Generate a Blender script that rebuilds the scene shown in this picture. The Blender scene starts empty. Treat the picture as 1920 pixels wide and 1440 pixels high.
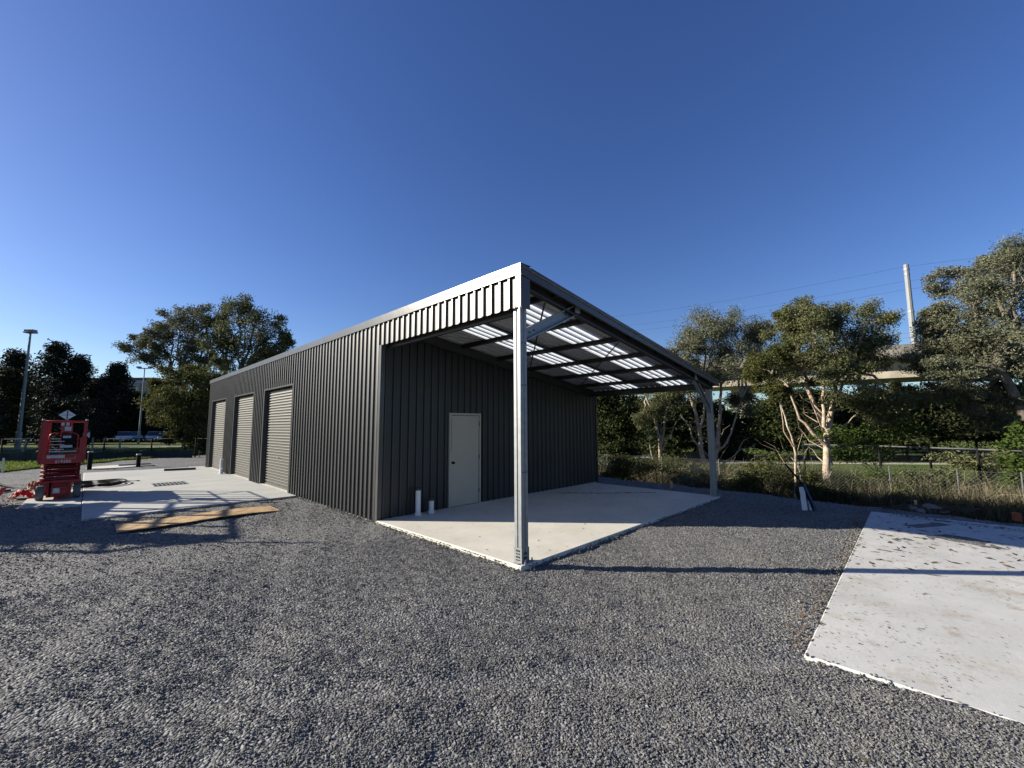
import bpy, bmesh, math, random
import numpy as np
from mathutils import Vector, Matrix

random.seed(7)
rng = np.random.default_rng(7)
C = bpy.context.scene.collection
SC = bpy.context.scene
R = math.radians

# ------------------------------------------------------------------ camera
CAM = Vector((-4.164, -7.808, 1.825))
FPX, YAW, PITCH, ROLL = 780.76, R(44.387), R(5.822), R(-0.265)
fw = Vector((math.cos(YAW) * math.cos(PITCH), math.sin(YAW) * math.cos(PITCH), math.sin(PITCH)))
rt = Vector((math.sin(YAW), -math.cos(YAW), 0))
up = rt.cross(fw)
rt2 = rt * math.cos(ROLL) + up * math.sin(ROLL)
up2 = -rt * math.sin(ROLL) + up * math.cos(ROLL)
cam_data = bpy.data.cameras.new('camera')
cam = bpy.data.objects.new('camera', cam_data)
C.objects.link(cam)
M = Matrix((rt2, up2, -fw)).transposed().to_4x4()
M.translation = CAM
cam.matrix_world = M
cam_data.sensor_width = 36
cam_data.lens = FPX / 1920 * 36
cam_data.clip_start = 0.05
cam_data.clip_end = 6000
SC.camera = cam

# ------------------------------------------------------------------ sky, sun, exposure
SUN_AZ, SUN_EL = R(130.5), R(21.3)
world = bpy.data.worlds.new('World')
SC.world = world
world.use_nodes = True
wn = world.node_tree.nodes
sky = wn.new('ShaderNodeTexSky')
sky.sky_type = 'NISHITA'
sky.sun_disc = False
sky.sun_elevation = SUN_EL
sky.sun_rotation = R(90) - SUN_AZ
sky.altitude = 0
sky.air_density = 1.0
sky.dust_density = 0.4
sky.ozone_density = 4.0
bg = wn['Background']
bg.inputs['Strength'].default_value = 0.062
hsv = wn.new('ShaderNodeHueSaturation')
hsv.inputs['Saturation'].default_value = 1.15
hsv.inputs['Hue'].default_value = 0.517
world.node_tree.links.new(sky.outputs['Color'], hsv.inputs['Color'])
world.node_tree.links.new(hsv.outputs['Color'], bg.inputs['Color'])

sl = bpy.data.lights.new('sun', 'SUN')
sl.energy = 5.0
sl.angle = R(0.5)
sl.color = (1.0, 0.93, 0.79)
sun = bpy.data.objects.new('sun', sl)
C.objects.link(sun)
TOSUN = Vector((math.cos(SUN_AZ) * math.cos(SUN_EL), math.sin(SUN_AZ) * math.cos(SUN_EL), math.sin(SUN_EL)))
sun.rotation_euler = TOSUN.to_track_quat('Z', 'Y').to_euler()
sun.location = (-20, 20, 30)
SC.view_settings.view_transform = 'Standard'
SC.view_settings.look = 'None'
SC.view_settings.gamma = 1
SC.view_settings.exposure = 1.2
SC.view_settings.use_curve_mapping = False
try:
    SC.cycles.use_denoising = True
    SC.cycles.max_bounces = 6
    SC.cycles.transparent_max_bounces = 8
except Exception:
    pass


def at(px, depth, z=-0.1):
    """world point seen in photo column px at a camera depth (metres), at height z"""
    lat = (px - 960) / FPX * depth
    p = CAM + Vector((fw.x, fw.y, 0)).normalized() * depth + rt * lat
    return Vector((p.x, p.y, z))


def atz(px, py, depth):
    """world point seen at photo pixel (px, py) at a camera depth"""
    d = fw * FPX + rt2 * (px - 960) - up2 * (py - 720)
    d = d / FPX
    k = depth / math.hypot(fw.x, fw.y)
    f0 = Vector((fw.x, fw.y, 0)).normalized()
    return CAM + d * (depth / d.dot(f0))


# ------------------------------------------------------------------ materials
def mat(name, col, rough=0.6, metal=0.0, spec=0.5, noise=None, bump=None, rand=0.0):
    """noise = (scale, amount[, colour2]); bump = (scale, strength, distance)"""
    m = bpy.data.materials.new(name)
    m.use_nodes = True
    nt = m.node_tree
    b = nt.nodes['Principled BSDF']
    b.inputs['Base Color'].default_value = (*col, 1)
    b.inputs['Roughness'].default_value = rough
    b.inputs['Metallic'].default_value = metal
    b.inputs['Specular IOR Level'].default_value = spec
    tc = nt.nodes.new('ShaderNodeTexCoord')
    src = None
    if noise:
        n = nt.nodes.new('ShaderNodeTexNoise')
        n.inputs['Scale'].default_value = noise[0]
        n.inputs['Detail'].default_value = 8
        n.inputs['Roughness'].default_value = 0.65
        nt.links.new(tc.outputs['Object'], n.inputs['Vector'])
        mx = nt.nodes.new('ShaderNodeMix')
        mx.data_type = 'RGBA'
        c2 = noise[2] if len(noise) > 2 else tuple(c * (1 - noise[1]) for c in col)
        mr = nt.nodes.new('ShaderNodeMapRange')
        mr.inputs[1].default_value = 0.35
        mr.inputs[2].default_value = 0.65
        nt.links.new(n.outputs['Fac'], mr.inputs[0])
        nt.links.new(mr.outputs[0], mx.inputs['Factor'])
        mx.inputs['A'].default_value = (*col, 1)
        mx.inputs['B'].default_value = (*c2, 1)
        src = mx.outputs['Result']
    if rand:
        oi = nt.nodes.new('ShaderNodeObjectInfo')
        hv = nt.nodes.new('ShaderNodeHueSaturation')
        mr2 = nt.nodes.new('ShaderNodeMapRange')
        mr2.inputs[3].default_value = 1 - rand
        mr2.inputs[4].default_value = 1 + rand
        nt.links.new(oi.outputs['Random'], mr2.inputs[0])
        nt.links.new(mr2.outputs[0], hv.inputs['Value'])
        if src:
            nt.links.new(src, hv.inputs['Color'])
        else:
            hv.inputs['Color'].default_value = (*col, 1)
        src = hv.outputs['Color']
    if src:
        nt.links.new(src, b.inputs['Base Color'])
    if bump:
        n2 = nt.nodes.new('ShaderNodeTexNoise')
        n2.inputs['Scale'].default_value = bump[0]
        n2.inputs['Detail'].default_value = 6
        nt.links.new(tc.outputs['Object'], n2.inputs['Vector'])
        bp = nt.nodes.new('ShaderNodeBump')
        bp.inputs['Strength'].default_value = bump[1]
        bp.inputs['Distance'].default_value = bump[2]
        nt.links.new(n2.outputs['Fac'], bp.inputs['Height'])
        nt.links.new(bp.outputs['Normal'], b.inputs['Normal'])
    return m


def leaf_mat(name, col, col2, scale=0.8, trans=0.25, rough=0.75):
    """leaves: two greens mixed by a broad noise, each leaf a little different, some light through"""
    m = bpy.data.materials.new(name)
    m.use_nodes = True
    nt = m.node_tree
    nd = nt.nodes
    out = nd['Material Output']
    b = nd['Principled BSDF']
    b.inputs['Roughness'].default_value = rough
    b.inputs['Specular IOR Level'].default_value = 0.12
    tc = nd.new('ShaderNodeTexCoord')
    n = nd.new('ShaderNodeTexNoise')
    n.inputs['Scale'].default_value = scale
    nt.links.new(tc.outputs['Object'], n.inputs['Vector'])
    geo = nd.new('ShaderNodeNewGeometry')
    ad = nd.new('ShaderNodeMath')
    ad.operation = 'ADD'
    nt.links.new(n.outputs['Fac'], ad.inputs[0])
    nt.links.new(geo.outputs['Random Per Island'], ad.inputs[1])
    mr = nd.new('ShaderNodeMapRange')
    mr.inputs[1].default_value = 0.5
    mr.inputs[2].default_value = 1.5
    nt.links.new(ad.outputs[0], mr.inputs[0])
    mx = nd.new('ShaderNodeMix')
    mx.data_type = 'RGBA'
    nt.links.new(mr.outputs[0], mx.inputs['Factor'])
    mx.inputs['A'].default_value = (*col, 1)
    mx.inputs['B'].default_value = (*col2, 1)
    nt.links.new(mx.outputs['Result'], b.inputs['Base Color'])
    t = nd.new('ShaderNodeBsdfTranslucent')
    nt.links.new(mx.outputs['Result'], t.inputs['Color'])
    ms = nd.new('ShaderNodeMixShader')
    ms.inputs[0].default_value = trans
    nt.links.new(b.outputs[0], ms.inputs[1])
    nt.links.new(t.outputs[0], ms.inputs[2])
    nt.links.new(ms.outputs[0], out.inputs['Surface'])
    return m


def gravel_mat():
    m = bpy.data.materials.new('gravel_bed')
    m.use_nodes = True
    nt = m.node_tree
    nd = nt.nodes
    b = nd['Principled BSDF']
    b.inputs['Roughness'].default_value = 0.85
    b.inputs['Specular IOR Level'].default_value = 0.3
    tc = nd.new('ShaderNodeTexCoord')
    v = nd.new('ShaderNodeTexVoronoi')
    v.inputs['Scale'].default_value = 48
    nt.links.new(tc.outputs['Object'], v.inputs['Vector'])
    bw = nd.new('ShaderNodeSeparateColor')
    nt.links.new(v.outputs['Color'], bw.inputs[0])
    cr = nd.new('ShaderNodeValToRGB')
    cr.color_ramp.elements[0].color = (0.045, 0.045, 0.046, 1)
    cr.color_ramp.elements[1].color = (0.24, 0.238, 0.232, 1)
    cr.color_ramp.elements[1].position = 1
    e = cr.color_ramp.elements.new(0.6)
    e.color = (0.12, 0.119, 0.118, 1)
    nt.links.new(bw.outputs[0], cr.inputs[0])
    # dusty tan patches
    n = nd.new('ShaderNodeTexNoise')
    n.inputs['Scale'].default_value = 0.45
    n.inputs['Detail'].default_value = 9
    n.inputs['Roughness'].default_value = 0.62
    nt.links.new(tc.outputs['Object'], n.inputs['Vector'])
    mr = nd.new('ShaderNodeMapRange')
    mr.inputs[1].default_value = 0.52
    mr.inputs[2].default_value = 0.72
    mr.inputs[4].default_value = 0.65
    nt.links.new(n.outputs['Fac'], mr.inputs[0])
    mx = nd.new('ShaderNodeMix')
    mx.data_type = 'RGBA'
    nt.links.new(mr.outputs[0], mx.inputs['Factor'])
    nt.links.new(cr.outputs[0], mx.inputs['A'])
    mx.inputs['B'].default_value = (0.19, 0.18, 0.165, 1)
    nt.links.new(mx.outputs['Result'], b.inputs['Base Color'])
    bp = nd.new('ShaderNodeBump')
    bp.inputs['Strength'].default_value = 0.9
    bp.inputs['Distance'].default_value = 0.016
    inv = nd.new('ShaderNodeMath')
    inv.operation = 'MULTIPLY'
    inv.inputs[1].default_value = -1
    nt.links.new(v.outputs['Distance'], inv.inputs[0])
    nt.links.new(inv.outputs[0], bp.inputs['Height'])
    nt.links.new(bp.outputs['Normal'], b.inputs['Normal'])
    return m


def concrete_mat(name, col, stain, speck, seed, streak=(1, 1, 1), stain_amt=0.5, fine=0.12):
    """pale slab: broad mottling, brown stains with their own outlines, dark specks"""
    m = bpy.data.materials.new(name)
    m.use_nodes = True
    nt = m.node_tree
    nd = nt.nodes
    b = nd['Principled BSDF']
    b.inputs['Roughness'].default_value = 0.8
    b.inputs['Specular IOR Level'].default_value = 0.25
    tc = nd.new('ShaderNodeTexCoord')
    mp = nd.new('ShaderNodeMapping')
    mp.inputs['Location'].default_value = (seed, seed * 1.7, 0)
    mp.inputs['Scale'].default_value = streak
    nt.links.new(tc.outputs['Object'], mp.inputs['Vector'])

    def noise(scale, det=8, ro=0.6, vec=None):
        n = nd.new('ShaderNodeTexNoise')
        n.inputs['Scale'].default_value = scale
        n.inputs['Detail'].default_value = det
        n.inputs['Roughness'].default_value = ro
        nt.links.new(vec or mp.outputs[0], n.inputs['Vector'])
        return n.outputs['Fac']

    def rng_(src, a, c, lo, hi):
        r = nd.new('ShaderNodeMapRange')
        for i, val in zip((1, 2, 3, 4), (a, c, lo, hi)):
            r.inputs[i].default_value = val
        nt.links.new(src, r.inputs[0])
        return r.outputs[0]

    def mix(fac, a, bcol):
        x = nd.new('ShaderNodeMix')
        x.data_type = 'RGBA'
        nt.links.new(fac, x.inputs['Factor'])
        if isinstance(a, tuple):
            x.inputs['A'].default_value = (*a, 1)
        else:
            nt.links.new(a, x.inputs['A'])
        x.inputs['B'].default_value = (*bcol, 1)
        return x.outputs['Result']

    c = mix(rng_(noise(1.1, 10, 0.7), 0.35, 0.7, 0, 1), col, tuple(k * (1 - fine * 1.6) for k in col))
    c = mix(rng_(noise(1.7, 14, 0.76), 0.54, 0.74, 0, stain_amt * 1.0), c, stain)
    c = mix(rng_(noise(2.7, 10, 0.7), 0.60, 0.74, 0, stain_amt * 0.8), c, tuple(k * 0.8 for k in stain))
    c = mix(rng_(noise(26, 4, 0.6), 0.62, 0.75, 0, 0.45), c, tuple(k * 0.55 for k in col))
    c = mix(rng_(noise(7, 6, 0.6), 0.67, 0.72, 0, speck), c, tuple(k * 0.25 for k in stain))
    nt.links.new(c, b.inputs['Base Color'])
    bp = nd.new('ShaderNodeBump')
    bp.inputs['Strength'].default_value = 0.35
    bp.inputs['Distance'].default_value = 0.006
    nt.links.new(noise(18, 8, 0.7), bp.inputs['Height'])
    nt.links.new(bp.outputs['Normal'], b.inputs['Normal'])
    return m


def grass_ground_mat():
    m = bpy.data.materials.new('grass_ground')
    m.use_nodes = True
    nt = m.node_tree
    nd = nt.nodes
    b = nd['Principled BSDF']
    b.inputs['Roughness'].default_value = 0.95
    b.inputs['Specular IOR Level'].default_value = 0.1
    tc = nd.new('ShaderNodeTexCoord')
    cols = [(0.07, 0.11, 0.022), (0.15, 0.155, 0.05), (0.05, 0.065, 0.02)]
    last = cols[0]
    for sc, c2, a, z in ((0.35, cols[1], 0.42, 0.66), (3.2, cols[2], 0.5, 0.7)):
        n = nd.new('ShaderNodeTexNoise')
        n.inputs['Scale'].default_value = sc
        n.inputs['Detail'].default_value = 10
        nt.links.new(tc.outputs['Object'], n.inputs['Vector'])
        r = nd.new('ShaderNodeMapRange')
        r.inputs[1].default_value = a
        r.inputs[2].default_value = z
        nt.links.new(n.outputs['Fac'], r.inputs[0])
        x = nd.new('ShaderNodeMix')
        x.data_type = 'RGBA'
        nt.links.new(r.outputs[0], x.inputs['Factor'])
        if isinstance(last, tuple):
            x.inputs['A'].default_value = (*last, 1)
        else:
            nt.links.new(last, x.inputs['A'])
        x.inputs['B'].default_value = (*c2, 1)
        last = x.outputs['Result']
    nt.links.new(last, b.inputs['Base Color'])
    n = nd.new('ShaderNodeTexNoise')
    n.inputs['Scale'].default_value = 14
    n.inputs['Detail'].default_value = 6
    nt.links.new(tc.outputs['Object'], n.inputs['Vector'])
    bp = nd.new('ShaderNodeBump')
    bp.inputs['Strength'].default_value = 1
    bp.inputs['Distance'].default_value = 0.08
    nt.links.new(n.outputs['Fac'], bp.inputs['Height'])
    nt.links.new(bp.outputs['Normal'], b.inputs['Normal'])
    return m


def skylight_mat():
    m = bpy.data.materials.new('fibreglass')
    m.use_nodes = True
    nt = m.node_tree
    nd = nt.nodes
    out = nd['Material Output']
    b = nd['Principled BSDF']
    b.inputs['Base Color'].default_value = (0.82, 0.85, 0.86, 1)
    b.inputs['Roughness'].default_value = 0.35
    t = nd.new('ShaderNodeBsdfTranslucent')
    t.inputs['Color'].default_value = (0.62, 0.65, 0.66, 1)
    ms = nd.new('ShaderNodeMixShader')
    ms.inputs[0].default_value = 0.55
    nt.links.new(b.outputs[0], ms.inputs[1])
    nt.links.new(t.outputs[0], ms.inputs[2])
    nt.links.new(ms.outputs[0], out.inputs['Surface'])
    return m


def osb_mat():
    m = mat('weathered_ply', (0.46, 0.31, 0.16), 0.8, 0, 0.2)
    nt = m.node_tree
    nd = nt.nodes
    tc = nd.new('ShaderNodeTexCoord')
    mp = nd.new('ShaderNodeMapping')
    mp.inputs['Scale'].default_value = (1.0, 4.0, 1)
    nt.links.new(tc.outputs['Object'], mp.inputs[0])
    n = nd.new('ShaderNodeTexNoise')
    n.inputs['Scale'].default_value = 4.5
    n.inputs['Detail'].default_value = 12
    n.inputs['Roughness'].default_value = 0.72
    nt.links.new(mp.outputs[0], n.inputs['Vector'])
    cr = nd.new('ShaderNodeValToRGB')
    el = cr.color_ramp.elements
    el[0].position, el[0].color = 0.44, (0.47, 0.32, 0.165, 1)
    el[1].position, el[1].color = 0.60, (0.07, 0.05, 0.035, 1)
    e = el.new(0.52)
    e.color = (0.40, 0.27, 0.14, 1)
    nt.links.new(n.outputs['Fac'], cr.inputs[0])
    nt.links.new(cr.outputs[0], nd['Principled BSDF'].inputs['Base Color'])
    return m


MT = dict(
    clad=mat('charcoal_sheet_steel', (0.0188, 0.0198, 0.0222), 0.42, 0.0, 0.48, noise=(1.3, 0.22), bump=(2.2, 0.10, 0.02), rand=0.14),
    roof=mat('zincalume_underside', (0.46, 0.47, 0.485), 0.45, 0.3, 0.5, noise=(2.0, 0.15)),
    trim=mat('charcoal_flashing', (0.070, 0.071, 0.073), 0.25, 0.0, 0.25, noise=(2.0, 0.15), bump=(2.2, 0.10, 0.03)),
    roller=mat('taupe_roller_steel', (0.033, 0.0315, 0.0255), 0.5, 0.0, 0.5, noise=(2.2, 0.1)),
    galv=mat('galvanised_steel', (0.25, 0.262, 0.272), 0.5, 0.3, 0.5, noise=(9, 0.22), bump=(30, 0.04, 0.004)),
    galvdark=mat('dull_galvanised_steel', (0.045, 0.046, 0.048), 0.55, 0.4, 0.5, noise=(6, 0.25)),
    skylight=skylight_mat(),
    door=mat('beige_door_paint', (0.36, 0.33, 0.268), 0.5, 0, 0.4, noise=(3, 0.06)),
    black=mat('black_plastic', (0.012, 0.012, 0.014), 0.8, 0, 0.12),
    rubber=mat('grey_rubber', (0.17, 0.17, 0.155), 0.85, 0, 0.2, noise=(8, 0.35)),
    red=mat('red_lift_paint', (0.38, 0.008, 0.014), 0.42, 0, 0.5, noise=(5, 0.3)),
    redold=mat('dull_red_paint', (0.22, 0.006, 0.012), 0.55, 0, 0.4, noise=(7, 0.45)),
    white=mat('white_paint', (0.72, 0.72, 0.71), 0.55, noise=(12, 0.12)),
    label=mat('pale_decal', (0.55, 0.56, 0.57), 0.5, noise=(40, 0.4)),
    ink=mat('ink', (0.03, 0.03, 0.035), 0.6),
    pvc=mat('white_pvc', (0.62, 0.64, 0.66), 0.4, noise=(8, 0.12)),
    steel=mat('dark_steel', (0.06, 0.06, 0.065), 0.5, 0.7),
    gravel=gravel_mat(),
    stone=mat('crushed_stone', (0.152, 0.149, 0.144), 0.75, 0, 0.3, noise=(60, 0.3), rand=0.6),
    slab_c=concrete_mat('cream_concrete', (0.55, 0.525, 0.46), (0.36, 0.30, 0.22), 0.25, 3.1, stain_amt=0.35),
    slab_w=concrete_mat('white_concrete', (0.50, 0.495, 0.47), (0.30, 0.24, 0.17), 0.7, 11.3, stain_amt=0.9, fine=0.15),
    slab_l=concrete_mat('grey_concrete', (0.43, 0.43, 0.405), (0.36, 0.34, 0.31), 0.2, 23.7, streak=(0.5, 1.6, 1), stain_amt=0.6, fine=0.16),
    grassg=grass_ground_mat(),
    asphalt=mat('asphalt', (0.055, 0.055, 0.058), 0.9, noise=(6, 0.3)),
    pathc=mat('path_concrete', (0.36, 0.34, 0.29), 0.9, noise=(1.5, 0.2)),
    osb=osb_mat(),
    paper_bark=mat('pale_paperbark', (0.43, 0.375, 0.30), 0.85, 0, 0.2, noise=(5, 0.4, (0.24, 0.15, 0.09)), bump=(25, 0.6, 0.02)),
    grey_bark=mat('grey_bark', (0.19, 0.165, 0.135), 0.9, 0, 0.2, noise=(5, 0.5), bump=(20, 0.6, 0.02)),
    dark_bark=mat('dark_bark', (0.055, 0.045, 0.035), 0.9, 0, 0.2, noise=(5, 0.4)),
    gum=leaf_mat('gum_leaves', (0.050, 0.062, 0.022), (0.16, 0.162, 0.078), 0.9, 0.22),
    gumgrey=leaf_mat('grey_gum_leaves', (0.060, 0.070, 0.040), (0.19, 0.19, 0.125), 0.9, 0.18),
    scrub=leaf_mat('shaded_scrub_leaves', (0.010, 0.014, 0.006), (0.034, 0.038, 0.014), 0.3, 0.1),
    gumdark=leaf_mat('deep_green_leaves', (0.016, 0.025, 0.008), (0.052, 0.062, 0.02), 0.6, 0.18),
    olive=leaf_mat('olive_leaves', (0.036, 0.045, 0.012), (0.11, 0.11, 0.036), 0.7, 0.25),
    fern=leaf_mat('bright_fern_leaves', (0.030, 0.052, 0.011), (0.075, 0.105, 0.024), 1.2, 0.3),
    pine=leaf_mat('pine_needles', (0.010, 0.014, 0.009), (0.028, 0.034, 0.018), 0.4, 0.08),
    pinewarm=leaf_mat('brown_green_needles', (0.02, 0.022, 0.008), (0.055, 0.05, 0.018), 0.4, 0.1),
    straw=leaf_mat('dry_straw', (0.12, 0.10, 0.055), (0.31, 0.27, 0.17), 0.9, 0.2, 0.8),
    rush=leaf_mat('dull_green_blades', (0.035, 0.042, 0.024), (0.095, 0.1, 0.05), 0.9, 0.2, 0.7),
    lawn=leaf_mat('lawn_blades', (0.07, 0.115, 0.015), (0.19, 0.23, 0.045), 0.5, 0.3, 0.7),
    twig=mat('dead_twigs', (0.27, 0.21, 0.15), 0.9, 0, 0.1, noise=(4, 0.5)),
    bridge=mat('viaduct_concrete', (0.47, 0.42, 0.33), 0.85, 0, 0.2, noise=(0.7, 0.4), bump=(3, 0.1, 0.05)),
    bridgegrey=mat('weathered_parapet', (0.27, 0.25, 0.22), 0.9, 0, 0.2, noise=(0.9, 0.7), bump=(4, 0.2, 0.05)),
    mast=mat('mast_steel', (0.20, 0.21, 0.22), 0.6, 0.0, noise=(3, 0.12)),
    polegrey=mat('grey_pole', (0.23, 0.25, 0.25), 0.6, 0.2, noise=(4, 0.2)),
    fenceblack=mat('black_fence_steel', (0.012, 0.012, 0.013), 0.85, 0, 0.08),
    wirepost=mat('weathered_post', (0.13, 0.13, 0.125), 0.8, 0, 0.2, noise=(6, 0.4)),
    wiregrey=mat('chain_wire', (0.10, 0.10, 0.098), 0.8, 0, 0.2),
    silt=mat('dark_silt_cloth', (0.010, 0.020, 0.026), 0.85, noise=(3, 0.4)),
    tarp=mat('blue_tarpaulin', (0.02, 0.045, 0.22), 0.5, noise=(9, 0.5)),
    orange=mat('orange_strap', (0.62, 0.10, 0.04), 0.6, noise=(6, 0.35)),
    hivis=mat('red_cloth', (0.60, 0.03, 0.02), 0.7, noise=(9, 0.4)),
    tan=mat('tan_cloth', (0.55, 0.33, 0.17), 0.8, noise=(9, 0.4)),
    glass=mat('dark_glass', (0.02, 0.024, 0.03), 0.08, 0, 0.8),
    brick=mat('brown_fence_timber', (0.10, 0.078, 0.06), 0.9, noise=(3, 0.4)),
    office=mat('grey_office_wall', (0.17, 0.18, 0.2), 0.8, noise=(0.4, 0.15)),
    officelight=mat('pale_office_band', (0.32, 0.33, 0.35), 0.8, noise=(0.4, 0.15)),
    carwhite=mat('white_car_paint', (0.60, 0.61, 0.62), 0.25, 0, 0.6),
    carsilver=mat('silver_car_paint', (0.30, 0.32, 0.34), 0.25, 0.5, 0.6),
    cardark=mat('dark_car_paint', (0.035, 0.04, 0.055), 0.2, 0, 0.6),
    carteal=mat('pale_teal_car_paint', (0.22, 0.36, 0.38), 0.25, 0, 0.6),
    signblue=mat('blue_sign', (0.05, 0.14, 0.34), 0.5),
    rust=mat('rust_red', (0.30, 0.07, 0.03), 0.85, noise=(9, 0.4)),
    rock=mat('grey_rock', (0.15, 0.14, 0.135), 0.9, noise=(5, 0.4), bump=(8, 0.6, 0.05)),
    deadleaf=leaf_mat('dead_leaves', (0.05, 0.035, 0.022), (0.17, 0.10, 0.05), 3, 0.1, 0.8),
    darklitter=leaf_mat('dark_litter', (0.045, 0.042, 0.038), (0.16, 0.135, 0.10), 5, 0.05, 0.9),
    bluesteel=mat('blue_strap', (0.015, 0.045, 0.14), 0.7),
)


def dusty(m):
    """dustier, paler patches across the yard, over the stone-to-stone variation"""
    nt = m.node_tree
    nd = nt.nodes
    b = nd['Principled BSDF']
    old = b.inputs['Base Color'].links[0].from_socket
    geo = nd.new('ShaderNodeNewGeometry')
    n = nd.new('ShaderNodeTexNoise')
    n.inputs['Scale'].default_value = 0.55
    n.inputs['Detail'].default_value = 9
    n.inputs['Roughness'].default_value = 0.66
    nt.links.new(geo.outputs['Position'], n.inputs['Vector'])
    r = nd.new('ShaderNodeMapRange')
    r.inputs[1].default_value = 0.50
    r.inputs[2].default_value = 0.68
    r.inputs[4].default_value = 0.75
    nt.links.new(n.outputs['Fac'], r.inputs[0])
    x = nd.new('ShaderNodeMix')
    x.data_type = 'RGBA'
    nt.links.new(r.outputs[0], x.inputs['Factor'])
    nt.links.new(old, x.inputs['A'])
    x.inputs['B'].default_value = (0.215, 0.203, 0.184, 1)
    nt.links.new(x.outputs['Result'], b.inputs['Base Color'])


dusty(MT['stone'])


# ------------------------------------------------------------------ mesh helpers
class MB:
    """collects shapes, then links them as ONE mesh object"""

    def __init__(self):
        self.v, self.f, self.sm, self.cut = [], [], [], []

    def add(self, verts, faces, smooth=False):
        o = len(self.v)
        self.cut.append((len(self.v), len(self.f)))
        self.v += [tuple(p) for p in verts]
        self.f += [tuple(i + o for i in fc) for fc in faces]
        self.sm += [smooth] * len(faces)
        return self

    def box(self, x0, x1, y0, y1, z0, z1, m=None):
        vs = [Vector((x, y, z)) for z in (z0, z1) for y in (y0, y1) for x in (x0, x1)]
        if m:
            vs = [m @ p for p in vs]
        return self.add(vs, [(0, 2, 3, 1), (4, 5, 7, 6), (0, 1, 5, 4), (2, 6, 7, 3), (0, 4, 6, 2), (1, 3, 7, 5)])

    def bar(self, p0, p1, w, h, upv=(0, 0, 1)):
        """rectangular bar from p0 to p1"""
        p0, p1 = Vector(p0), Vector(p1)
        d = (p1 - p0)
        L = d.length
        d.normalize()
        u = Vector(upv)
        if abs(d.dot(u)) > 0.98:
            u = Vector((0, 1, 0))
        s = d.cross(u).normalized()
        t = s.cross(d)
        m = Matrix((d, s, t)).transposed().to_4x4()
        m.translation = p0
        return self.box(0, L, -w / 2, w / 2, -h / 2, h / 2, m)

    def tube(self, pts, r, n=6, cap=True):
        pts = [Vector(p) for p in pts]
        rs = r if isinstance(r, (list, tuple)) else [r] * len(pts)
        vs, fs = [], []
        ref = None
        for i, p in enumerate(pts):
            d = (pts[min(i + 1, len(pts) - 1)] - pts[max(i - 1, 0)])
            if d.length < 1e-9:
                d = Vector((0, 0, 1))
            d.normalize()
            if ref is None:
                ref = Vector((1, 0, 0)) if abs(d.x) < 0.8 else Vector((0, 1, 0))
            a = d.cross(ref)
            if a.length < 1e-6:
                ref = Vector((0, 1, 0)) if abs(d.y) < 0.8 else Vector((0, 0, 1))
                a = d.cross(ref)
            a.normalize()
            b = d.cross(a)
            ref = -(d.cross(a).cross(d)) if False else ref
            for k in range(n):
                an = 2 * math.pi * k / n
                vs.append(p + (a * math.cos(an) + b * math.sin(an)) * rs[i])
        for i in range(len(pts) - 1):
            for k in range(n):
                k2 = (k + 1) % n
                fs.append((i * n + k, i * n + k2, (i + 1) * n + k2, (i + 1) * n + k))
        if cap:
            fs.append(tuple(range(n - 1, -1, -1)))
            fs.append(tuple((len(pts) - 1) * n + k for k in range(n)))
        return self.add(vs, fs, smooth=n > 4)

    def lathe(self, prof, c=(0, 0, 0), n=16, axis='z'):
        vs, fs = [], []
        for (r, z) in prof:
            for k in range(n):
                an = 2 * math.pi * k / n
                p = (r * math.cos(an), r * math.sin(an), z)
                if axis == 'x':
                    p = (p[2], p[0], p[1])
                if axis == 'y':
                    p = (p[0], p[2], p[1])
                vs.append((p[0] + c[0], p[1] + c[1], p[2] + c[2]))
        for i in range(len(prof) - 1):
            for k in range(n):
                k2 = (k + 1) % n
                fs.append((i * n + k, i * n + k2, (i + 1) * n + k2, (i + 1) * n + k))
        fs.append(tuple(range(n - 1, -1, -1)))
        fs.append(tuple((len(prof) - 1) * n + k for k in range(n)))
        return self.add(vs, fs, smooth=False)

    def prism(self, poly, z0, z1, m=None):
        n = len(poly)
        vs = [Vector((p[0], p[1], z)) for z in (z0, z1) for p in poly]
        if m:
            vs = [m @ p for p in vs]
        fs = [tuple(range(n - 1, -1, -1)), tuple(range(n, 2 * n))]
        fs += [(i, (i + 1) % n, n + (i + 1) % n, n + i) for i in range(n)]
        return self.add(vs, fs)

    def each(self, name, material, parent=None, bevel=0.0, per=1):
        """one object for every `per` shapes added"""
        cuts = self.cut[::per] + [(len(self.v), len(self.f))]
        out = []
        for (v0, f0), (v1, f1) in zip(cuts[:-1], cuts[1:]):
            b = MB()
            b.v = self.v[v0:v1]
            b.f = [tuple(i - v0 for i in f) for f in self.f[f0:f1]]
            b.sm = self.sm[f0:f1]
            out.append(b.build(name, material, parent, bevel))
        return out

    def build(self, name, material, parent=None, bevel=0.0, smooth=None):
        me = bpy.data.meshes.new(name)
        me.from_pydata(self.v, [], self.f)
        if any(self.sm):
            me.polygons.foreach_set('use_smooth', self.sm)
        me.materials.append(material)
        o = bpy.data.objects.new(name, me)
        C.objects.link(o)
        if parent:
            o.parent = parent
        if bevel:
            bm = bmesh.new()
            bm.from_mesh(me)
            es = [e for e in bm.edges if len(e.link_faces) == 2 and e.calc_face_angle(0) > 0.6]
            bmesh.ops.bevel(bm, geom=es, offset=bevel, segments=1, affect='EDGES', profile=0.5, clamp_overlap=True)
            bm.to_mesh(me)
            bm.free()
        return o


def tag(o, label, cat, group=None, kind=None):
    o['label'] = label
    o['category'] = cat
    if group:
        o['group'] = group
    if kind:
        o['kind'] = kind
    return o


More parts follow.
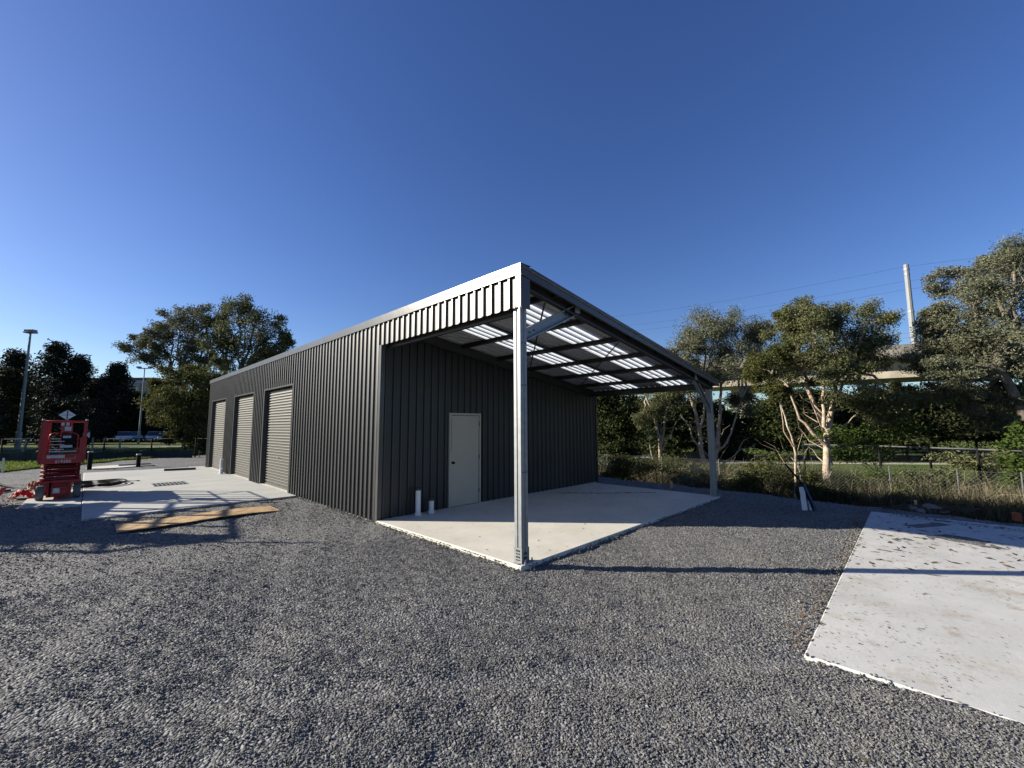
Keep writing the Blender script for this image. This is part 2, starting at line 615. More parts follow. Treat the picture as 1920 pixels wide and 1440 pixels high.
def thing(name, label, cat, loc=(0, 0, 0), rz=0.0, group=None):
    o = bpy.data.objects.new(name, None)
    o.empty_display_size = 0.1
    C.objects.link(o)
    o.location = loc
    o.rotation_euler = (0, 0, rz)
    return tag(o, label, cat, group)


def structure(o):
    o['kind'] = 'structure'
    return o


def kids(o):
    return [c for c in bpy.data.objects if c.parent == o]


def copy_tree(o, parent=None):
    ch = kids(o)
    c = o.copy()
    C.objects.link(c)
    c.parent = parent
    for k in ch:
        copy_tree(k, c)
    return c


def fast_quads(name, V, material, parent=None, n=4):
    """V: (N, n, 3) array -> N separate n-gons in one mesh"""
    N = len(V)
    me = bpy.data.meshes.new(name)
    me.vertices.add(N * n)
    me.vertices.foreach_set('co', V.reshape(-1).astype(np.float32))
    me.loops.add(N * n)
    me.loops.foreach_set('vertex_index', np.arange(N * n, dtype=np.int32))
    me.polygons.add(N)
    me.polygons.foreach_set('loop_start', np.arange(0, N * n, n, dtype=np.int32))
    me.update(calc_edges=True)
    me.materials.append(material)
    o = bpy.data.objects.new(name, me)
    C.objects.link(o)
    if parent:
        o.parent = parent
    return o


def unit(a):
    return a / np.maximum(np.linalg.norm(a, axis=-1, keepdims=True), 1e-9)


# ------------------------------------------------------------------ the ground
def undul(x, y):
    """gentle lie of the yard"""
    h = 0.010 * np.sin(1.1 * x + 0.6 * y) + 0.008 * np.sin(0.7 * x - 1.9 * y + 1) + 0.006 * np.sin(3.1 * x + 2.3 * y + 2)
    h = h + 0.005 * np.sin(5.3 * x - 4.1 * y) + 0.004 * np.sin(8.7 * x + 7.9 * y + 0.5) * np.sin(2.2 * y - x)
    # old wheel tracks running past the shed
    tr = np.exp(-((x * 0.62 + y * 0.78 + 5.4) / 0.16) ** 2) + np.exp(-((x * 0.62 + y * 0.78 + 6.9) / 0.16) ** 2)
    h = h - 0.020 * tr
    h = h + 0.006 * np.sin(13.7 * x + 3.3 * y) * np.sin(11.1 * y - 4.7 * x) + 0.005 * np.sin(21 * x - 9 * y + 1.3) * np.sin(17 * y + 6 * x)
    # 0 beside the slabs, so that the edges stay clean
    return h


def yard_right(y):
    return np.where(y > 1, 9.5 + 0.03 * y, 8.6 + 0.9 * np.clip((y + 8) / 9, 0, 1)) + 0.08 * np.sin(2.3 * y) + 0.05 * np.sin(5.1 * y)


def yard_top(x):
    return np.interp(x, [-30, -6.6, -5.1, -0.5, 2, 12], [14, 20.8, 23.2, 27.5, 29, 30]) + 0.25 * np.sin(1.7 * x) + 0.12 * np.sin(4.3 * x)


GZ = -0.055
FZ = -1.5          # the land beyond the right edge of the yard lies lower


def land(x, y):
    """height of the ground outside the yard: level on one side, a bank dropping to the field on the other"""
    k = np.clip((x - yard_right(y) + 0.1) / 2.6, 0, 1)
    return GZ - 0.06 + (FZ - GZ + 0.06) * k * k * (3 - 2 * k)


gx = np.concatenate([[-1500, -500, -150, -60, -30, 0, 6, 8], np.arange(8.2, 13.4, 0.2), [14, 16, 20, 30, 60, 150, 500, 1500]])
gy = np.concatenate([[-1500, -500, -150, -60], np.arange(-30, 36, 0.5), [40, 60, 150, 500, 1500]])
GX, GY = np.meshgrid(gx, gy)
gv = np.stack([GX, GY, land(GX, GY)], -1).reshape(-1, 3)
gi_ = np.arange(len(gx) * len(gy)).reshape(len(gy), len(gx))
g = MB()
g.v = [tuple(p) for p in gv.tolist()]
g.f = [tuple(p) for p in np.stack([gi_[:-1, :-1], gi_[:-1, 1:], gi_[1:, 1:], gi_[1:, :-1]], -1).reshape(-1, 4).tolist()]
g.sm = [True] * len(g.f)
structure(g.build('ground', MT['grassg']))

xs = np.concatenate([np.arange(-28, -9, 0.6), np.arange(-9, 8, 0.1), np.arange(8, 10.6, 0.2)])
ys = np.concatenate([np.arange(-28, -9.5, 0.6), np.arange(-9.5, 3.5, 0.1), np.arange(3.5, 31, 0.4)])
us = (xs - xs[0]) / (xs[-1] - xs[0])
vs_ = (ys - ys[0]) / (ys[-1] - ys[0])
X0, Y0 = np.meshgrid(xs, ys)
XR = yard_right(Y0)
X = np.where(X0 > 7, 7 + (X0 - 7) / (xs[-1] - 7) * (XR - 7), X0)
YT = yard_top(X)
Y = np.where(Y0 > 12, 12 + (Y0 - 12) / (ys[-1] - 12) * (YT - 12), Y0)
Z = GZ + undul(X, Y)
edge = (np.abs(X - XR) < 0.02) | (np.abs(Y - YT) < 0.02)
Z = np.where(edge, GZ - 0.07, Z)
nx, ny = len(xs), len(ys)
verts = np.stack([X, Y, Z], -1).reshape(-1, 3)
idx = np.arange(nx * ny).reshape(ny, nx)
q = np.stack([idx[:-1, :-1], idx[:-1, 1:], idx[1:, 1:], idx[1:, :-1]], -1).reshape(-1, 4)
yard = MB()
yard.v = [tuple(p) for p in verts.tolist()]
yard.f = [tuple(p) for p in q.tolist()]
yard.sm = [True] * len(yard.f)
structure(yard.build('gravel_yard', MT['gravel']))


def slab(name, poly, z0, z1, m, bevel=0.012):
    b = MB().prism(poly, z0, z1)
    return structure(b.build(name, m, bevel=bevel))


slab('shed_slab', [(0.012, 0.0), (7.78, 0.0), (7.78, 16.70), (0.012, 16.70)], -0.3, 0.0, MT['slab_l'], 0)
slab('carport_slab', [(-0.04, -3.93), (7.52, -3.93), (7.52, -0.004), (-0.04, -0.004)], -0.3, 0.0, MT['slab_c'])
slab('apron_slab', [(-4.08, 4.52), (0.008, 4.45), (0.008, 17.2), (-0.55, 17.3), (-0.55, 17.0), (-4.06, 17.35)], -0.3, -0.015, MT['slab_l'])
slab('apron_strip', [(-5.12, 7.6), (-4.085, 6.95), (-4.085, 12.1), (-5.08, 12.1)], -0.3, -0.028, MT['slab_l'])
slab('side_slab', [(0.06, -13.5), (7.9, -13.5), (7.84, -6.88), (0.06, -6.98)], -0.3, -0.034, MT['slab_w'])

# path and road sheets beyond the yard
for nm, a, z, w, m in (
        ('footpath', at(-420, 36), at(520, 46), 1.5, 'pathc'),
        ('footpath', at(1250, 38.5), at(2250, 33.5), 1.6, 'pathc'),
        ('car_park', at(-700, 66), at(640, 78), 26, 'asphalt'),
        ('road', at(1000, 45.5), at(2300, 40), 5, 'asphalt')):
    d = (z - a).normalized()
    s = Vector((-d.y, d.x, 0)) * w / 2
    zz = (GZ - 0.05) if m == 'asphalt' and a.x < 2 or a.x < -4 else FZ + 0.01
    b = MB().add([(*(a - s).xy, zz), (*(z - s).xy, zz), (*(z + s).xy, zz), (*(a + s).xy, zz)], [(0, 1, 2, 3)])
    structure(b.build(nm, MT[m]))

# ------------------------------------------------------------------ the shed
shed = thing('steel_shed', 'long charcoal ribbed steel shed with skillion roof and open carport end', 'shed')
U = 0.19
SLOPE = 0.137
ZR = 4.05          # roof pan height at x = 0


def zr(x):
    return ZR - SLOPE * x


PROF = [(0.0, 0.0), (0.022, 0.0), (0.026, 0.0035), (0.034, 0.0035), (0.038, 0.0), (0.064, 0.0), (0.076, 0.032), (0.114, 0.032), (0.126, 0.0),
        (0.152, 0.0), (0.156, 0.0035), (0.164, 0.0035), (0.168, 0.0), (0.19, 0.0)]


def sheet(name, fn, n0, n1, m, zb, zt, parent=shed, u=U):
    """ribbed sheet of units n0..n1; fn(t, h, z) -> point; zb/zt(t) give its ends, per unit"""
    b = MB()
    for k in range(n0, n1):
        z0 = zb(k) if callable(zb) else zb
        vs, fs = [], []
        for (t, h) in PROF:
            tt = k * u + t * u / 0.19
            z1 = zt(tt) if callable(zt) else zt
            vs += [fn(tt, h, z0), fn(tt, h, z1)]
        for i in range(len(PROF) - 1):
            fs.append((2 * i, 2 * i + 2, 2 * i + 3, 2 * i + 1))
        b.add(vs, fs)
    return b.build(name, m, parent)


OPEN = [(27, 41), (48, 62), (70, 84)]


def zb_left(k):
    return 3.05 if any(a <= k < z for a, z in OPEN) else -0.035


left = lambda t, h, z: (-h - 0.002, t, z)
for k in range(0, 88, 4):
    sheet('cladding_sheet', left, k, k + 4, MT['clad'], zb_left, 4.03)
for k in range(-20, 0, 4):
    sheet('cladding_sheet', left, k, k + 4, MT['clad'], 3.50, 4.03)
back = lambda t, h, z: (t, -h - 0.006, z)
DOOR0, DOOR1 = 9, 14
for k in range(0, 40, 4):
    sheet('cladding_sheet', back, k, k + 4, MT['clad'], lambda q: 2.14 if DOOR0 <= q < DOOR1 else 0.006, lambda t: zr(t) - 0.004)
sheet('cladding_sheet', back, 40, 41, MT['clad'], 0.006, lambda t: zr(t) - 0.004)
right = lambda t, h, z: (7.792 + h, t, z)
for k in range(0, 88, 4):
    sheet('cladding_sheet', right, k, k + 4, MT['clad'], -0.035, zr(7.79) - 0.02)
rear = lambda t, h, z: (t, 16.722 + h, z)
for k in range(0, 40, 4):
    sheet('cladding_sheet', rear, k, k + 4, MT['clad'], -0.035, lambda t: zr(t) - 0.004)
roof = lambda t, h, x: (x, t, zr(x) + h)
SKY = {-17: 1, -10: 1}
for k in range(-21, 88, 4):
    pass
rows = [(-21, -17, 'roof_sheet'), (-17, -13, 'skylight_sheet'), (-13, -9, 'roof_sheet'), (-9, -5, 'skylight_sheet'), (-5, -1, 'roof_sheet')]
rows += [(k, min(k + 4, 89), 'roof_sheet') for k in range(-1, 89, 4)]
for a, z, nm in rows:
    sheet(nm, roof, a, z, MT['skylight'] if nm == 'skylight_sheet' else MT['roof'], 0.0, 7.74)

# barge cappings, gutter and corner flashings
b = MB()
b.box(-0.052, -0.048, -3.96, 16.80, 3.958, 4.11)
b.box(-0.052, 0.17, -3.96, 16.80, 4.11, 4.114)
b.box(-0.052, -0.036, -3.96, 16.80, 3.954, 3.958)
fl = b.build('barge_capping', MT['trim'], shed)
b = MB()
pf = Matrix(((1, 0, 0, 0), (0, 0, 1, 0), (0, 1, 0, 0), (0, 0, 0, 1)))
b.prism([(-0.046, 4.105 - 0.155), (7.78, 4.105 - 0.155 - 7.78 * SLOPE), (7.78, 4.105 - 7.78 * SLOPE), (-0.046, 4.105)], -3.966, -3.961, pf)
b.prism([(-0.046, 3.944), (7.78, 3.944 - 7.78 * SLOPE), (7.78, 3.949 - 7.78 * SLOPE), (-0.046, 3.949)], -3.966, -3.93, pf)
b.prism([(0.172, 4.106 - 0.172 * SLOPE), (7.78, 4.106 - 7.78 * SLOPE), (7.78, 4.11 - 7.78 * SLOPE), (0.172, 4.11 - 0.172 * SLOPE)], -3.966, -3.76, pf)
b.build('barge_capping', MT['trim'], shed)
b = MB()
b.prism([(7.70, 2.90), (7.83, 2.90), (7.83, 3.03), (7.826, 3.03), (7.826, 2.904), (7.704, 2.904), (7.704, 2.985), (7.70, 2.985)], -3.94, 16.78, pf)
b.build('gutter', MT['trim'], shed)
b = MB()
b.box(-0.038, -0.034, -0.04, 0.05, -0.035, 3.5)
b.box(-0.034, 0.055, -0.044, -0.040, -0.0, 3.5)
b.build('corner_flashing', MT['trim'], shed)
b = MB()
b.box(-0.040, -0.036, -3.948, -3.85, 3.49, 3.950)
b.box(-0.036, 0.15, -3.952, -3.948, 3.47, 3.92)
b.build('corner_flashing', MT['trim'], shed)
b = MB()
b.box(7.78, 7.83, -0.044, -0.04, 0.0, zr(7.8) - 0.03)
b.box(7.83, 7.834, -0.044, 0.05, 0.0, zr(7.8) - 0.03)
b.build('corner_flashing', MT['trim'], shed)
# maker's label printed on the left capping
b = MB()
b.box(-0.0545, -0.0525, -3.55, -3.30, 4.00, 4.055)
lb = b.build('printed_label', MT['label'], shed)
b = MB()
for i in range(9):
    y = -3.53 + i * 0.025
    b.box(-0.056, -0.0546, y, y + 0.017, 4.015, 4.033)
b.build('lettering', MT['rust'], lb)['kind'] = 'stuff'
b = MB()
for i in range(6):
    y = -3.84 + i * 0.03
    if i != 1:
        b.box(-0.0545, -0.0525, y, y + 0.02, 4.03, 4.044)
b.build('ink_marks', MT['ink'], shed)['kind'] = 'stuff'


def cbeam(name, p0, p1, depth, width, thk, mtl, upv=(0, 0, 1), lip=0.02, flip=1, bolts=0):
    """lipped C section between two points (its middle)"""
    p0, p1 = Vector(p0), Vector(p1)
    d = p1 - p0
    L = d.length
    d.normalize()
    s = d.cross(Vector(upv)).normalized() * flip
    t = d.cross(s).normalized()
    if t.dot(Vector(upv)) < 0:
        t = -t
    m = Matrix((d, s, t)).transposed().to_4x4()
    m.translation = p0
    b = MB()
    D, W = depth / 2, width
    b.box(0, L, -thk, 0, -D, D, m)
    b.box(0, L, 0, W, D - thk, D, m)
    b.box(0, L, 0, W, -D, -D + thk, m)
    b.box(0, L, W - thk, W, D - lip, D - thk, m)
    b.box(0, L, W - thk, W, -D + thk, -D + lip, m)
    return b.build(name, mtl, shed)


# front rafter, purlins, bridging, eave beams
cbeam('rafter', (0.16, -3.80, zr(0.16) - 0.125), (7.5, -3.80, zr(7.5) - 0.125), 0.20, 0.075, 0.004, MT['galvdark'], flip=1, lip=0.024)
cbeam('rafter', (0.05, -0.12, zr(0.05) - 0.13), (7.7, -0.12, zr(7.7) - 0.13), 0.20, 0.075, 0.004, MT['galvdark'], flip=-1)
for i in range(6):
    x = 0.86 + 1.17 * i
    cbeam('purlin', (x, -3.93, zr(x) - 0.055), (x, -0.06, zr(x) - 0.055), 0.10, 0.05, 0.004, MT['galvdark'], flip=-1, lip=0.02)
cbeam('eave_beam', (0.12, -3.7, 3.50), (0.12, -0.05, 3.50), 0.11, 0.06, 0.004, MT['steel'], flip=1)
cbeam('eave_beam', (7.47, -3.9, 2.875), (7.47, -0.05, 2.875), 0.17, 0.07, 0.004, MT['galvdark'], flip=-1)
b = MB()
for i in range(5):
    x0, x1 = 0.90 + 1.17 * i, 0.90 + 1.17 * (i + 1) - 0.07
    b.bar((x0, -1.88, zr(x0) - 0.06), (x1, -1.88, zr(x1) - 0.06), 0.045, 0.03)
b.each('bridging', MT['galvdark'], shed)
for (xa, ya, xb, yb) in ((0.9, -3.6, 4.2, -0.3), (3.2, -3.6, 6.5, -0.3), (4.2, -3.6, 0.9, -0.3), (6.5, -3.6, 3.2, -0.3)):
    b = MB()
    b.bar((xa, ya, zr(xa) - 0.115), (xb, yb, zr(xb) - 0.115), 0.03, 0.003)
    b.build('tension_strap', MT['galvdark'], shed)
# crumpled ends of foil showing under the capping
for x in (0.95, 2.2, 3.3, 4.4, 5.4):
    b = MB()
    for k in range(14):
        c = Vector((x + random.uniform(-0.11, 0.11), -3.90 + random.uniform(-0.02, 0.04), zr(x) - 0.085 + random.uniform(-0.012, 0.015)))
        vs = [c + Vector([random.uniform(-0.05, 0.05), random.uniform(-0.02, 0.02), random.uniform(-0.012, 0.012)]) for _ in range(4)]
        b.add(vs, [(0, 1, 2), (0, 2, 3), (1, 3, 2)])
    b.build('foil_scrap', MT['black'], shed)['kind'] = 'stuff'


def post(x, flipx):
    """lipped double channel post, with its base bracket, bolts and knee brace"""
    b = MB()
    x0, x1, y0, y1 = x, x + 0.135, -3.87, -3.735
    zt = zr(x + 0.08) - 0.24
    # two back to back lipped channels: a groove down every side
    for (a, c) in ((x0, x0 + 0.055), (x1 - 0.055, x1)):
        b.box(a, c, y0, y0 + 0.057, 0.004, zt)
        b.box(a, c, y1 - 0.057, y1, 0.004, zt)
    b.box(x0 + 0.010, x1 - 0.010, y0 + 0.009, y1 - 0.009, 0.004, zt - 0.003)
    p = b.build('post', MT['galv'], shed, bevel=0.004)
    b = MB()
    b.box(x0 - 0.006, x0 - 0.002, y0 - 0.006, y1 + 0.006, 0.003, 0.20)
    b.box(x1 + 0.002, x1 + 0.006, y0 - 0.006, y1 + 0.006, 0.003, 0.20)
    b.box(x0 - 0.05, x1 + 0.05, y0 + 0.02, y1 - 0.02, 0.0015, 0.010)
    br = b.build('base_bracket', MT['galv'], p)
    b = MB()
    for zz in (0.045, 0.085, 0.125, 0.165):
        for yy in (y0 + 0.045, y1 - 0.05):
            r = 0.011 if zz in (0.085, 0.165) else 0.008
            b.lathe([(r, -0.0), (r, 0.012)], (x0 - 0.018, yy, zz), 8, 'x')
            b.lathe([(r, 0.0), (r, 0.012)], (x1 + 0.006, yy, zz), 8, 'x')
    for xx in (x0 + 0.05, x1 - 0.05):
        for zz in (0.07, 0.13):
            b.lathe([(0.012, -0.012), (0.012, 0.0)], (xx, y0, zz), 8, 'y')
    b.build('bolt', MT['steel'], p)['kind'] = 'stuff'
    b = MB()
    for xx in (x0 + 0.03, x1 + 0.03):
        b.lathe([(0.018, 0.0), (0.018, 0.03), (0.010, 0.03), (0.010, 0.06)], (xx, y0 - 0.035, 0.0), 8)
    b.each('anchor_bolt', MT['galv'], p)
    b = MB()
    for zz in (1.2, 2.4, 3.0):
        if zz < zt:
            b.lathe([(0.010, -0.008), (0.010, 0.0)], (x0 + 0.10, y0, zz), 8, 'y')
            b.lathe([(0.010, -0.008), (0.010, 0.0)], (x0 + 0.035, y0, zz), 8, 'y')
    b.build('tek_screw', MT['steel'], p)['kind'] = 'stuff'
    return p


post(0.03, 1)
post(7.38, -1)
for (a, z) in (((0.19, -3.785, 3.14), (1.42, -3.785, 3.745)), ((7.40, -3.785, 2.22), (6.42, -3.785, 3.03))):
    kb = cbeam('knee_brace', a, z, 0.17, 0.06, 0.004, MT['galv'], flip=1 if a[0] < 1 else -1)
    b = MB()
    d = (Vector(z) - Vector(a))
    for f in (0.1, 0.18, 0.82, 0.9):
        c = Vector(a) + d * f
        b.lathe([(0.013, -0.01), (0.013, 0.0)], (c.x, -3.79, c.z), 8, 'y')
    b.build('bolt', MT['steel'], kb)['kind'] = 'stuff'
    b = MB()
    c = Vector(z)
    b.box(c.x - 0.07, c.x + 0.07, -3.874, -3.870, c.z - 0.06, c.z + 0.10)
    b.build('cleat', MT['galv'], kb)

# personnel door
dx0, dx1 = DOOR0 * U, DOOR1 * U
b = MB()
b.box(dx0 + 0.05, dx1 - 0.05, -0.028, 0.012, 0.012, 2.085)
leaf = b.build('door', MT['door'], shed, bevel=0.003)
leaf['label'] = 'beige flush door'
b = MB()
b.box(dx0 - 0.004, dx0 + 0.042, -0.052, 0.03, 0.002, 2.145)
b.box(dx1 - 0.042, dx1 + 0.004, -0.052, 0.03, 0.002, 2.145)
b.box(dx0 + 0.042, dx1 - 0.042, -0.052, 0.03, 2.095, 2.145)
b.build('door_frame', MT['door'], leaf, bevel=0.003)
b = MB()
b.box(dx0 + 0.045, dx0 + 0.060, -0.040, -0.029, 1.26, 2.02)
b.build('blocking_strip', MT['galvdark'], leaf)
b = MB()
b.lathe([(0.030, 0.012), (0.032, 0.0), (0.014, -0.012), (0.014, -0.03), (0.028, -0.04), (0.024, -0.06)], (dx0 + 0.105, -0.04, 1.0), 12, 'y')
b.build('handle', MT['black'], leaf)
for zz in (0.25, 1.05, 1.85):
    MB().tube([(dx1 - 0.048, -0.052, zz), (dx1 - 0.048, -0.052, zz + 0.10)], 0.009, 8).build('hinge', MT['galvdark'], leaf)
MB().box(dx0 + 0.04, dx1 - 0.04, -0.075, 0.03, 0.001, 0.011).build('threshold', MT['galv'], leaf)

# roller doors
for (a, z) in OPEN:
    y0, y1 = a * U, z * U
    H = 3.05
    b = MB()
    rows_ = 34
    p = (H - 0.10) / rows_
    prof = []
    for i in range(rows_):
        zb = 0.07 + i * p
        prof += [(0.0, zb), (0.0, zb + p * 0.30), (0.026, zb + p * 0.42), (0.030, zb + p * 0.60), (0.026, zb + p * 0.88)]
    prof.append((0.0, H - 0.03))
    vs, fs = [], []
    for (h, zz) in prof:
        vs += [(0.115 - h, y0 + 0.05, zz), (0.115 - h, y1 - 0.05, zz)]
    for i in range(len(prof) - 1):
        fs.append((2 * i, 2 * i + 2, 2 * i + 3, 2 * i + 1))
    b.add(vs, fs)
    rd = b.build('roller_door', MT['roller'], shed)
    b = MB()
    b.box(0.085, 0.13, y0 + 0.055, y1 - 0.055, 0.004, 0.068)
    b.build('bottom_rail', MT['roller'], rd)
    MB().box(-0.034, 0.082, y0 + 0.002, y1 - 0.002, 0.0015, 0.006).build('sill', MT['slab_c'], rd)
    b = MB()
    b.box(-0.036, 0.16, y0 - 0.045, y0, 0.0, H + 0.045)
    b.box(-0.036, 0.16, y1, y1 + 0.045, 0.0, H + 0.045)
    b.box(-0.036, 0.16, y0, y1, H, H + 0.045)
    b.build('door_frame', MT['trim'], rd)
    b = MB()
    b.box(0.07, 0.16, y0 + 0.002, y0 + 0.06, 0.003, H - 0.003)
    b.box(0.07, 0.16, y1 - 0.06, y1 - 0.002, 0.003, H - 0.003)
    b.each('guide_track', MT['trim'], rd)
    b = MB()
    yc = (y0 + y1) / 2
    b.box(0.088, 0.098, yc - 0.06, yc + 0.06, 0.885, 0.935)
    b.box(0.050, 0.088, yc - 0.015, yc + 0.015, 0.895, 0.925)
    b.box(0.05, 0.066, yc - 0.07, yc + 0.07, 0.90, 0.92)
    b.build('handle', MT['galv'], rd, bevel=0.003)

# ------------------------------------------------------------------ pipes by the walls
def pvc(name, label, x, y, h, r, cap=True, rz=0):
    t = thing(name, label, 'pipe', (x, y, 0), rz, 'white pipe stubs beside the shed walls')
    MB().lathe([(r, 0.001), (r, h - 0.05)], n=16).build('pipe_body', MT['pvc'], t)
    if cap:
        MB().lathe([(r * 1.12, h - 0.05), (r * 1.12, h), (r * 0.95, h + 0.006)], n=16).build('cap', MT['galvdark'], t)
    MB().lathe([(r * 1.25, 0.0), (r * 1.25, 0.05), (r * 1.02, 0.055)], n=16).build('collar', MT['pvc'], t)
    return t


pvc('pvc_pipe', 'tall white pipe stub with grey cap, the taller one under the carport', 0.80, -0.20, 0.56, 0.055)
pvc('pvc_pipe', 'short white pipe stub with grey cap beside the beige door', 1.13, -0.20, 0.31, 0.055)
t = pvc('pvc_pipe', 'white pipe stub on the apron between two roller doors', -0.19, 12.55, 0.62, 0.055, False)
MB().lathe([(0.05, 0.0), (0.05, 0.16), (0.06, 0.17), (0.06, 0.2)], (-0.02, -0.16, 0), n=12).build('side_stub', MT['pvc'], t)

# ------------------------------------------------------------------ scissor lifts
def scissor_lift(loc, rz, S, label, group, w=0.76, l=1.86, deck=0.98, top=2.05, red=True, levels=4):
    body, dark = (MT['red'], MT['redold']) if red else (MT['polegrey'], MT['galvdark'])
    t = thing('scissor_lift', label, 'scissor lift', loc, rz, group)
    hw, hl = w / 2, l / 2
    wr = 0.185 * S
    # chassis
    b = MB()
    b.box(-hw + 0.19 * S, hw - 0.19 * S, -hl + 0.02, hl - 0.02, 0.07 * S, 0.42 * S)
    b.box(-hw + 0.02, hw - 0.02, -hl + 0.02, hl - 0.02, 0.42 * S, 0.50 * S)
    b.box(-hw + 0.22 * S, hw - 0.22 * S, -hl - 0.03, -hl + 0.02, 0.10 * S, 0.34 * S)
    b.build('chassis', body, t, bevel=0.012)
    b = MB()
    for i in range(2):
        b.box(-hw + 0.24 * S, -hw + 0.27 * S, -hl - 0.05, -hl - 0.03, 0.08 * S, 0.46 * S)
    b.box(hw - 0.27 * S, hw - 0.24 * S, -hl - 0.05, -hl - 0.03, 0.08 * S, 0.46 * S)
    for zz in (0.12, 0.25, 0.37):
        b.box(-hw + 0.27 * S, hw - 0.27 * S, -hl - 0.05, -hl - 0.032, zz * S, (zz + 0.03) * S)
    b.each('entry_ladder', dark, t)
    b = MB()
    b.box(-0.10 * S, 0.02 * S, -hl - 0.056, -hl - 0.051, 0.18 * S, 0.30 * S)
    b.build('plate', MT['label'], t)
    # wheels
    for sx in (-1, 1):
        for sy in (-1, 1):
            b = MB()
            cx = sx * (hw - 0.075 * S)
            b.lathe([(wr * 0.62, -0.07 * S), (wr * 0.95, -0.07 * S), (wr, -0.05 * S), (wr, 0.05 * S), (wr * 0.95, 0.07 * S), (wr * 0.62, 0.07 * S)],
                    (cx, sy * (hl - 0.2 * S), wr), 20, 'x')
            wl = b.build('wheel', MT['rubber'], t)
            b = MB()
            b.lathe([(wr * 0.6, -0.075 * S), (wr * 0.55, -0.055 * S), (wr * 0.2, -0.055 * S), (wr * 0.2, 0.055 * S), (wr * 0.55, 0.055 * S), (wr * 0.6, 0.075 * S)],
                    (cx, sy * (hl - 0.2 * S), wr), 14, 'x')
            b.build('rim', dark, wl)
    # folded scissor arms: crossing pairs on both sides with pins between
    z0, z1 = 0.52 * S, deck - 0.06
    dz = (z1 - z0) / levels
    for i in range(levels):
        za, zb = z0 + i * dz, z0 + (i + 1) * dz - 0.015
        for s in (-1, 1):
            for sx, off in ((-1, 0), (1, 0)):
                b = MB()
                xx = sx * (hw - 0.07 * S - (0.05 * S if s > 0 else 0))
                b.bar((xx, -hl + 0.08, za + 0.02 if s < 0 else zb - 0.02), (xx, hl - 0.12, zb - 0.02 if s < 0 else za + 0.02), 0.035 * S, 0.055 * S)
                b.build('scissor_arm', dark if (i + s) % 2 else body, t)
        b = MB()
        for yy in (-hl + 0.1, 0, hl - 0.14):
            b.tube([(-hw + 0.06 * S, yy, (za + zb) / 2), (hw - 0.06 * S, yy, (za + zb) / 2)], 0.024 * S, 8)
        b.tube([(-hw + 0.05 * S, -hl + 0.06, za + 0.03), (hw - 0.05 * S, -hl + 0.06, za + 0.03)], 0.018 * S, 8)
        b.each('cross_pin', dark, t)
    # deck with its toe boards
    b = MB()
    b.box(-hw, hw, -hl, hl, deck - 0.05, deck)
    b.build('deck', dark, t)
    b = MB()
    b.box(-hw + 0.03, hw - 0.03, -hl - 0.02, -hl - 0.003, deck - 0.045, deck + 0.20)
    b.build('toe_board', body, t, bevel=0.005)
    for sx in (-1, 1):
        b = MB()
        b.box(sx * hw - 0.006, sx * hw + 0.006, -hl, hl, deck + 0.001, deck + 0.16)
        b.build('side_board', body, t)
    rh = top - deck
    hv = 1.0 if red else 2.4
    # guard rails: corner plates, posts, top rail, mid rail
    for sx in (-1, 1):
        for sy in (-1, 1):
            b = MB()
            x = sx * (hw - 0.01)
            y = sy * (hl - 0.02)
            ww = 0.10 * S
            x0, x1 = (x - 0.02, x + ww) if sx < 0 else (x - ww, x + 0.02)
            xw0, xw1 = (x - 0.035, x + ww * 1.0) if sx < 0 else (x - ww * 1.0, x + 0.035)
            b.box(xw0, xw1, y - 0.014, y + 0.014, deck + 0.002, deck + rh * 0.56)
            if sx < 0:
                b.box(x0 + 0.03, x1 - 0.01, y - 0.012, y + 0.012, deck + rh * 0.56 + 0.001, top - 0.02)
            else:
                b.box(x0 + 0.055, x1 - 0.01, y - 0.012, y + 0.012, deck + rh * 0.56 + 0.001, top - 0.02)
            b.build('corner_plate', body, t, bevel=0.004)
    for sx in (-1, 1):
        b = MB()
        x = sx * hw
        for k in range(5):
            y = -hl + 0.06 + k * (l - 0.12) / 4
            b.bar((x, y, deck + 0.161), (x, y, top - 0.022), 0.034 * hv, 0.034 * hv)
        b.each('guard_post', body, t)
        b = MB()
        b.tube([(x, -hl, top), (x, hl, top)], 0.020 * hv, 8)
        b.build('top_rail', body, t)
        b = MB()
        b.tube([(x, -hl + 0.02, deck + rh * 0.55), (x, hl - 0.02, deck + rh * 0.55)], 0.017 * hv, 8)
        b.build('mid_rail', body, t)
        b = MB()
        for yy in (-hl - 0.01, -hl + 0.14):
            b.lathe([(0.026, 0.0), (0.026, 0.025), (0.012, 0.035)], (x * 0.97, yy, top + 0.018), 8)
        b.each('rail_knob', MT['label'], t)
    for sy in (-1, 1):
        b = MB()
        y = sy * hl
        b.tube([(-hw, y, top - 0.005), (hw, y, top - 0.005)], 0.019 * hv, 8)
        b.build('top_rail', body, t)
    y = -hl - 0.005
    b = MB()
    zb, zt = deck + 0.22, deck + rh * 0.70
    r = 0.09 * S
    pts = [(-hw + 0.15 * S, y, zb)]
    for k in range(7):
        an = math.pi - k * math.pi / 12
        pts.append((-hw + 0.15 * S + r + r * math.cos(an), y, zt - r + r * math.sin(an)))
    for k in range(7):
        an = math.pi / 2 - k * math.pi / 12
        pts.append((hw - 0.15 * S - r + r * math.cos(an), y, zt - r + r * math.sin(an)))
    pts.append((hw - 0.15 * S, y, zb))
    b.tube(pts, 0.014, 8)
    b.build('gate_hoop', body, t)
    b = MB()
    for zz in (0.30, 0.42, 0.50):
        b.bar((-hw + 0.14 * S, y + 0.02, deck + zz * rh), (0.02, y + 0.02, deck + zz * rh), 0.015, 0.018)
